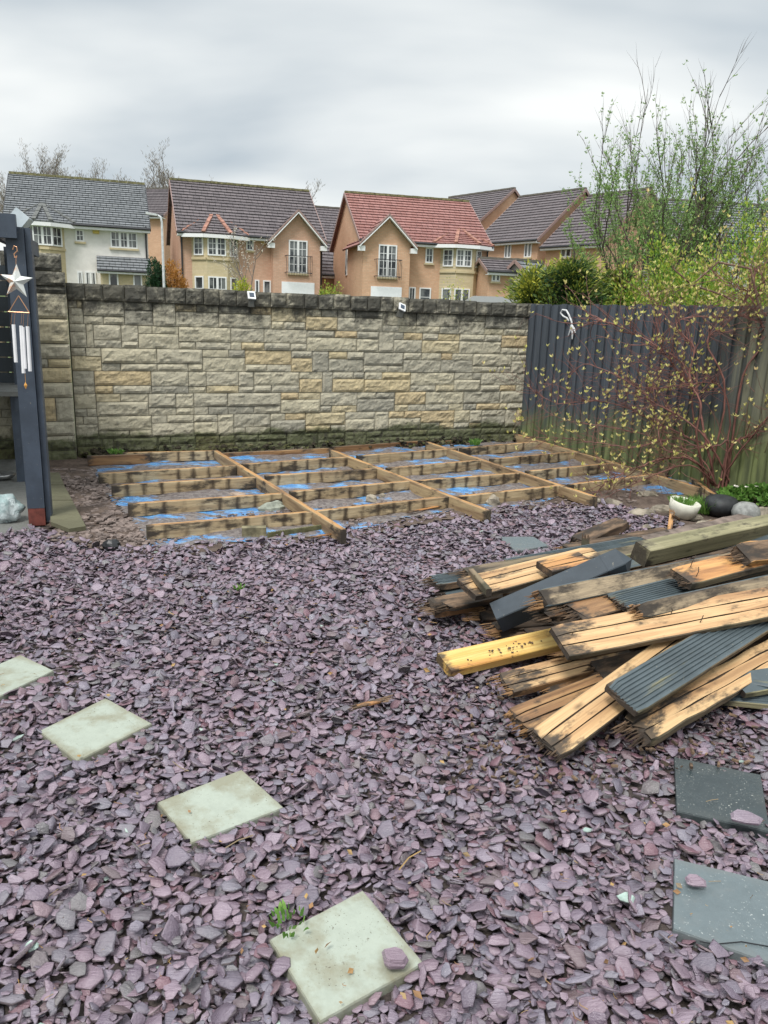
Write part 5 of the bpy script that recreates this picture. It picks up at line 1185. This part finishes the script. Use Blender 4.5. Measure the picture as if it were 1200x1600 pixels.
def house_right():
    H=House('red_roofed_house','brick house with red tiled roof, gabled balcony left and cream bay right','h' and 564,44.6,ANG-.07,1.3)
    W=px_house(H,761); he=max(4.5,H.pix(670,386)[1]+.05); ry=H.pix(640,309,-DEPTH/2)[1]
    H.gable_body(0,W,0,DEPTH,he,ry-.08,M['brickorange']); H.main_roof(0,W,0,DEPTH,he,ry-.08,M['roofred'],barge=M['fasciabrown'],course=.30)
    a=H.pix(567,420,.7)[0]; b_=H.pix(640,420,.7)[0]; ap=H.pix(608,341,.7)[1]; zf=H.pix(648,381,.7)[1]-.02
    H.front_gable(a,b_,-.7,zf,ap,DEPTH*.42,M['brickorange'],M['roofred'])
    x0=H.pix(687,430)[0]; x1=H.pix(751,430)[0]; zt=H.pix(720,385,.7)[1]; zs=H.pix(720,423.5,.7)[1]; apx=H.pix(717,356,-1.7)
    P,dep,ch=H.bay(x0,x1,-.3,zt,.7,(apx[0],1.7,apx[1]),M['roofred'],M['terracotta'],M['baystone'],zs,None,None)
    zw0=H.pix(724,417,.7)[1]; zw1=H.pix(724,389.5,.7)[1]; wx0=H.pix(712.5,400,.7)[0]; wx1=H.pix(737,400,.7)[0]; H.window(wx0,wx1,zw0,zw1,-dep,2,3,casements=2,sill=False)
    sd=math.hypot(ch,dep); D1=Vector((ch,-dep,0)).normalized(); D2=Vector((ch,dep,0)).normalized()
    H.window(.18,sd-.18,zw0,zw1,0,2,3,P0=(x0,0,0),D=D1,sill=False); H.window(.18,sd-.18,zw0,zw1,0,2,3,P0=(x1-ch,-dep,0),D=D2,sill=False)
    g1=H.pix(724,451,.7)[1]; H.window(wx0,wx1,g1-1.3,g1,-dep,1,1,casements=2,sill=False); H.window(.2,sd-.2,g1-1.3,g1,0,1,2,P0=(x0,0,0),D=D1,sill=False)
    a,b_,c,d=H.rect(664.5,387,676.5,411); H.window(a,b_,c,d,0,2,2)
    a,b_,c,d=H.rect(638.5,448.5,649,461); H.window(a,b_,c-.6,d,0,2,1); a,b_,c,d=H.rect(655,449.5,673,462); H.window(a,b_,c-.6,d,0,1,2)
    a,b_,c,d=H.rect(591,382.5,619.5,433,.7); H.window(a,b_,c,d,-.7,2,4,casements=2,name='french_window'); railing(H,a-.22,b_+.2,c,c+(d-c)*.54,-.7)
    a,b_,c,d=H.rect(579,448,627,480,.7); g=MB(); g.bb(a,b_,-.74,-.68,c-.9,d); H.part(g,'garage_door',M['curtain'])
    q=MB(); s=H.pix(635,343,-2.4); q.box((s[0],2.35,s[1]+.02),(.5,.3,.16),Matrix.Rotation(R(38),3,'X')); H.part(q,'roof_vent',M['terracotta'])
    # narrow window in the left gable
    f=MB(); f.bb(-.05,-.0,3.6,4.0,he-1.9,he-.3); fo=H.part(f,'window',M['white']); g=MB(); g.bb(-.065,-.05,3.66,3.94,he-1.84,he-.36); g.build('pane',M['glass'],fo)
    pipe(H,.0,0,0,he-.1); pipe(H,W+.0,0,he-1,he-.1)
house_right()
def house_left():
    H=House('grey_roofed_house','cream rendered house with grey tiled roof, bay window and small lean-to at the left','h' and 16,41.0,ANG,1.3)
    W=px_house(H,232); he=max(4.5,H.pix(150,352)[1]+.05); ry=H.pix(130,281,-DEPTH/2)[1]
    H.gable_body(0,W,0,DEPTH,he,ry-.08,M['render']); H.main_roof(0,W,0,DEPTH,he,ry-.08,M['roofgrey'],course=.24,gov=.12,barge=M['dark'])
    x0=H.pix(40,380)[0]; x1=H.pix(101,380)[0]; zt=H.pix(70,350,.7)[1]; zs=H.pix(70,386,.7)[1]; apx=H.pix(66,318,-1.5)
    P,dep,ch=H.bay(x0,x1,-.3,zt,.7,(apx[0],1.5,apx[1]),M['roofgrey'],simple('grey_hip',(.12,.125,.12),.8),M['baystone'],zs,None,None)
    zw0=H.pix(66,383,.7)[1]; zw1=H.pix(66,352,.7)[1]; wx0=H.pix(51,370,.7)[0]; wx1=H.pix(82,370,.7)[0]; H.window(wx0,wx1,zw0,zw1,-dep,2,2,casements=2,sill=False)
    sd=math.hypot(ch,dep); D1=Vector((ch,-dep,0)).normalized(); D2=Vector((ch,dep,0)).normalized()
    H.window(.18,sd-.18,zw0,zw1,0,2,2,P0=(x0,0,0),D=D1,sill=False); H.window(.18,sd-.18,zw0,zw1,0,2,2,P0=(x1-ch,-dep,0),D=D2,sill=False)
    a,b_,c,d=H.rect(118,358.5,131.5,377.5); H.window(a,b_,c,d,0,2,2)
    a,b_,c,d=H.rect(172.5,362,214.5,388); H.window(a,b_,c,d,0,2,2,casements=3)
    a,b_,c,d=H.rect(121,424,129,434); H.window(a,b_,c-.6,d,0,2,1); a,b_,c,d=H.rect(133,424.5,150,436); H.window(a,b_,c-.6,d,0,2,1,casements=2)
    # lean-to
    a=H.pix(151,410,.9)[0]; b_=H.pix(236,410,.9)[0]; zt=H.pix(192,402,0)[1]; zb=H.pix(192,424,1.1)[1]
    q=MB(); q.bb(a+.15,b_-.15,-.9,0.0,-.3,zb); H.part(q,'lean_to_wall',M['baystone'])
    r=MB(); H.slope(r,(a,-1.15,zb+.02),(b_,-1.15,zb+.02),(b_,-.0,zt),(a,.0,zt),.24); ro=H.part(r,'lean_to_roof',M['roofgrey'])
    f=MB(); f.bb(a,b_,-1.18,-1.15,zb-.14,zb+.02); f.build('fascia',M['white'],ro); g=MB(); g.tube([(a,-1.22,zb),(b_,-1.22,zb)],.05,8); g.build('gutter',M['dark'],ro)
    a1,b1,c1,d1=H.rect(170,426,185,445,.9); H.window(a1,b1,c1-.6,d1,-.9,1,1)
    a1,b1,c1,d1=H.rect(208,428,222,445,.9); H.window(a1,b1,c1-.6,d1,-.9,1,1)
    q=MB(); s=H.pix(150,362); q.bb(s[0]-.16,s[0]+.16,-.1,0,s[1]-.1,s[1]+.1); H.part(q,'alarm_box',simple('yellow_alarm',(.55,.42,.1),.5))
    q=MB(); s=H.pix(141,322,-2.2); q.box((s[0],2.2,s[1]+.02),(.4,.3,.1),Matrix.Rotation(R(38),3,'X')); H.part(q,'roof_vent',M['white'])
    pipe(H,W-.1,0,0,he-.1)
house_left()
def back_house(name,label,px,Y,ang,gz,eave_px,apex_dy,Wd,mat,roof,windows=(),D=8.0,corner='right',barge=None,**k):
    # near corner is the right end of the front; front recedes to the left
    H=House(name,label,px,Y,ang,gz); he=H.pix(px,eave_px)[1]; 
    hr=he+apex_dy
    if corner=='right': x0,x1=-Wd,0
    else: x0,x1=0,Wd
    H.gable_body(x0,x1,0,D,he,hr,mat); H.main_roof(x0,x1,0,D,he,hr,roof,barge=barge or M['fasciabrown'],ridge=simple('ridge_grey',(.13,.12,.1),.8),**k)
    for (a,b_,c,d,cs) in windows:
        q=H.rect(a,c,b_,d); H.window(*q,0,1,1,casements=cs)
    return H
A2=-math.atan2(.78,.62)
H5=back_house('brick_house','brick house with grey-brown roof and gable right of the red-roofed house, fully in view',838,54,A2,2.6,370,3.35,5.7,M['brickorange'],M['roofbrown'],[(789,799,381,403,2),(820,831,379,402,2)],D=8.4)
H6=back_house('brick_house','brick house with brown roof half hidden behind the budding trees',938,50,A2,2.6,376,3.35,4.5,M['brickorange'],M['roofbrown'],[(877,893,384,402,2)],D=8.4)
H4=back_house('brick_house','brick house whose gable rises right behind the red roof',720,60,A2,2.6,368,3.7,7,M['brickorange'],M['roofbrown'],D=10)
H7=back_house('render_house','pale rendered house with grey roof behind the trees at the right edge',1072,47,R(8),2.6,372,2.5,11,simple('white_render',(.55,.55,.56),.9,.06,3),M['roofgrey'],[(1100,1112,388,405,2)],corner='left',barge=M['dark'])
H8=back_house('solar_roofed_house','small brick house with solar panels seen between the two brick houses',498,58,ANG,1.6,386,3.1,9,M['brickorange'],M['roofbrown'],corner='left')
q=MB(); hh=H8.pix(515,350,-2.3)
for k in range(3): q.box((hh[0]-1.0+k*1.05,2.0,hh[1]-.45),(1.0,1.6,.05),Matrix.Rotation(R(38),3,'X'))
H8.part(q,'solar_panels',simple('solar_glass',(.10,.12,.14),.15,.15))
H9=back_house('brick_garage','low brick garage wing with tiled roof between the two brick houses',503,52,ANG,1.4,424,1.9,5.5,M['brickorange'],M['roofbrown'],corner='left',D=5)
H10=back_house('brick_house','brick gabled house mostly hidden behind the grey-roofed house',258,62,-ANG*.6,1.6,335,2.4,9,M['brickorange'],M['roofbrown'],D=9)
H11=back_house('white_gabled_house','pale house gable just showing at the far left edge',-40,44,ANG+.25,1.3,352,2.6,9,simple('blue_white_render',(.55,.6,.62),.9,.05),M['roofgrey'],D=8)
# porch beside H5 and low buildings
H12=back_house('porch','single-storey porch with brown roof in front of the fully visible brick house',764,44,ANG*.6,2.0,421,.55,2.0,M['brickorange'],M['roofbrown'],[(768,781,426,440,2)],corner='left',D=2.6)
H13=back_house('garden_shed','small pale gabled shed between porch and conifer',834,43,R(40),1.3,436,.9,1.9,simple('shed_board',(.40,.36,.33),.8,.15,4),M['roofgrey'],corner='left',D=2.4)
def carport():
    c=at(766,38); root=empty('parked_car',c,'light coloured car roof and windscreen showing over the wall beyond the porch','car'); z=PY(775,464,38).z-c.z
    b=MB(); V=[(-1.9,-.8,0),(1.9,-.8,0),(1.9,.8,0),(-1.9,.8,0),(-1.9,-.8,z-.65),(1.9,-.8,z-.65),(1.9,.8,z-.65),(-1.9,.8,z-.65),(-.9,-.62,z),(1.0,-.62,z),(1.0,.62,z),(-.9,.62,z)]
    F=[(0,1,5,4),(1,2,6,5),(2,3,7,6),(3,0,4,7),(8,9,10,11),(4,5,9,8),(6,7,11,10),(5,6,10,9),(7,4,8,11)]; b.add(V,F); b.build('body',simple('silver_paint',(.25,.26,.26),.3,.03,spec=.6),root)
    g=MB(); g.add([(-1.3,-.735,z-.5),(1.35,-.735,z-.5),(.9,-.64,z-.08),(-.8,-.64,z-.08)],[(0,1,2,3)]); g.add([(-1.72,-.66,z-.52),(-1.02,-.56,z-.08),(-1.02,.56,z-.08),(-1.72,.66,z-.52)],[(0,1,2,3)]); g.build('windows',M['glass'],root)
    for x in (-1.2,1.25):
        for y in (-.8,.8): w=MB(); w.tube([(x,y-.1,.3),(x,y+.1,.3)],.32,18); w.build('wheel',M['black'],root)
carport()
# street lamp
def lamp():
    Y=36; p=PY(256,440,Y); base=Vector((p.x,p.y,GH(p.x,p.y))); root=empty('street_lamp',base,'tall white street lamp post between the two left houses','street lamp'); zt=PY(254,337,Y).z-base.z
    b=MB(); b.tube([(0,0,0),(0,0,1.2),(0,0,zt-.25),(-.05,0,zt-.05),(-.2,0,zt+.02)],[.085,.06,.05,.045,.04],9); b.build('pole',simple('galvanised_grey',(.52,.54,.55),.5),root,smooth=True)
    b=MB(); b.box((-.42,0,zt+.05),(.5,.2,.09),Matrix.Rotation(.12,3,'Y')); b.build('lamp_head',simple('lamp_head_grey',(.5,.52,.52),.4),root)
lamp()
# vegetation among the houses
cloudbush('clipped_hedge','dark green conifer hedge beside the lamp post',at(243,39),(.45,.6,1.95),5000,.10,M['hedge'],1,'hedge',group=None)
cloudbush('orange_shrub','orange leaved bush right of the lamp post',at(270,40),(.75,.6,1.95),3500,.12,M['autumn'],2,'shrub')
cloudbush('lime_shrub','round lime green shrub showing above the wall coping',at(380,30),(.46,.4,1.28),3000,.09,M['limeshrub'],3,'shrub')
def blossom():
    r=random.Random(8); c=at(392,33); H=PY(392,378,33).z-c.z; root=empty('blossom_tree',c,'small white blossom tree in front of the brown-roofed house','tree'); tb=MB(); lf=MB()
    def lff(b,pts,lev,rr):
        for p in pts[2:]:
            if lev<2 and rr.random()<.7: buds(b,p,.07,rr,3,.3)
    for k in range(4): grow(tb,lf,(0,0,H*.3),Vector((r.uniform(-.6,.6),r.uniform(-.4,.4),1)),H*.66,.03,2,r,6,.7,4,lff,.1,.0,.3)
    tb.tube([(0,0,0),(0,0,H*.35)],.06,6); tb.build('trunk',M['greybark'],root); lf.build('crown',M['blossom'],root)
blossom()
cloudbush('young_shrub','leafy green sapling in front of the red-roofed house bay',at(706,32),(.7,.4,1.6),500,.08,M['limeshrub'],4,'shrub')
cloudbush('green_shrub','small green bush at the foot of the garage wing',at(516,40),(.7,.4,1.35),1500,.10,M['fresh'],41,'shrub')
def bare(px,Y,topy,seed,label,n=5,leafy=.0):
    r=random.Random(seed); c=at(px,Y); H=(PY(px,topy,Y).z-c.z)*.80; root=empty('bare_tree',c,label,'tree',group='bare trees behind the houses'); tb=MB(); lf=MB()
    def lff(b,pts,lev,rr):
        if lev>1: return
        for p in pts[1:]:
            for q in range(3): leaf(b,p+Vector((rr.gauss(0,.2),rr.gauss(0,.2),rr.gauss(0,.2))),Vector((rr.uniform(-1,1),rr.uniform(-1,1),1)),.4,.08,rr)
    for k in range(n): grow(tb,lf,(r.uniform(-.2,.2),0,H*.12),Vector((r.uniform(-.55,.55),r.uniform(-.4,.4),1)),H*r.uniform(.75,.98),.14,3,r,6,.62,4,lff,.1,.02,.2)
    tb.tube([(0,0,0),(0,0,H*.15)],.22,6); tb.build('trunk',M['greybark'],root); lf.build('crown',M['bareleaf'],root)
bare(8,75,268,1,'bare brown tree at the far left edge beside the grey roof')
bare(108,85,256,2,'bare tree poking over the middle of the grey roof')
bare(72,88,263,3,'lower bare tree poking over the left of the grey roof')
bare(246,80,282,4,'bare tree left in the gap between grey and brown roofs')
bare(263,84,286,5,'bare tree right in the gap between grey and brown roofs')
bare(508,86,305,6,'pale bare tree in the gap between brown and red roofs')
bare(145,90,262,7,'faint bare tree over the right part of the grey roof',3)

litter()
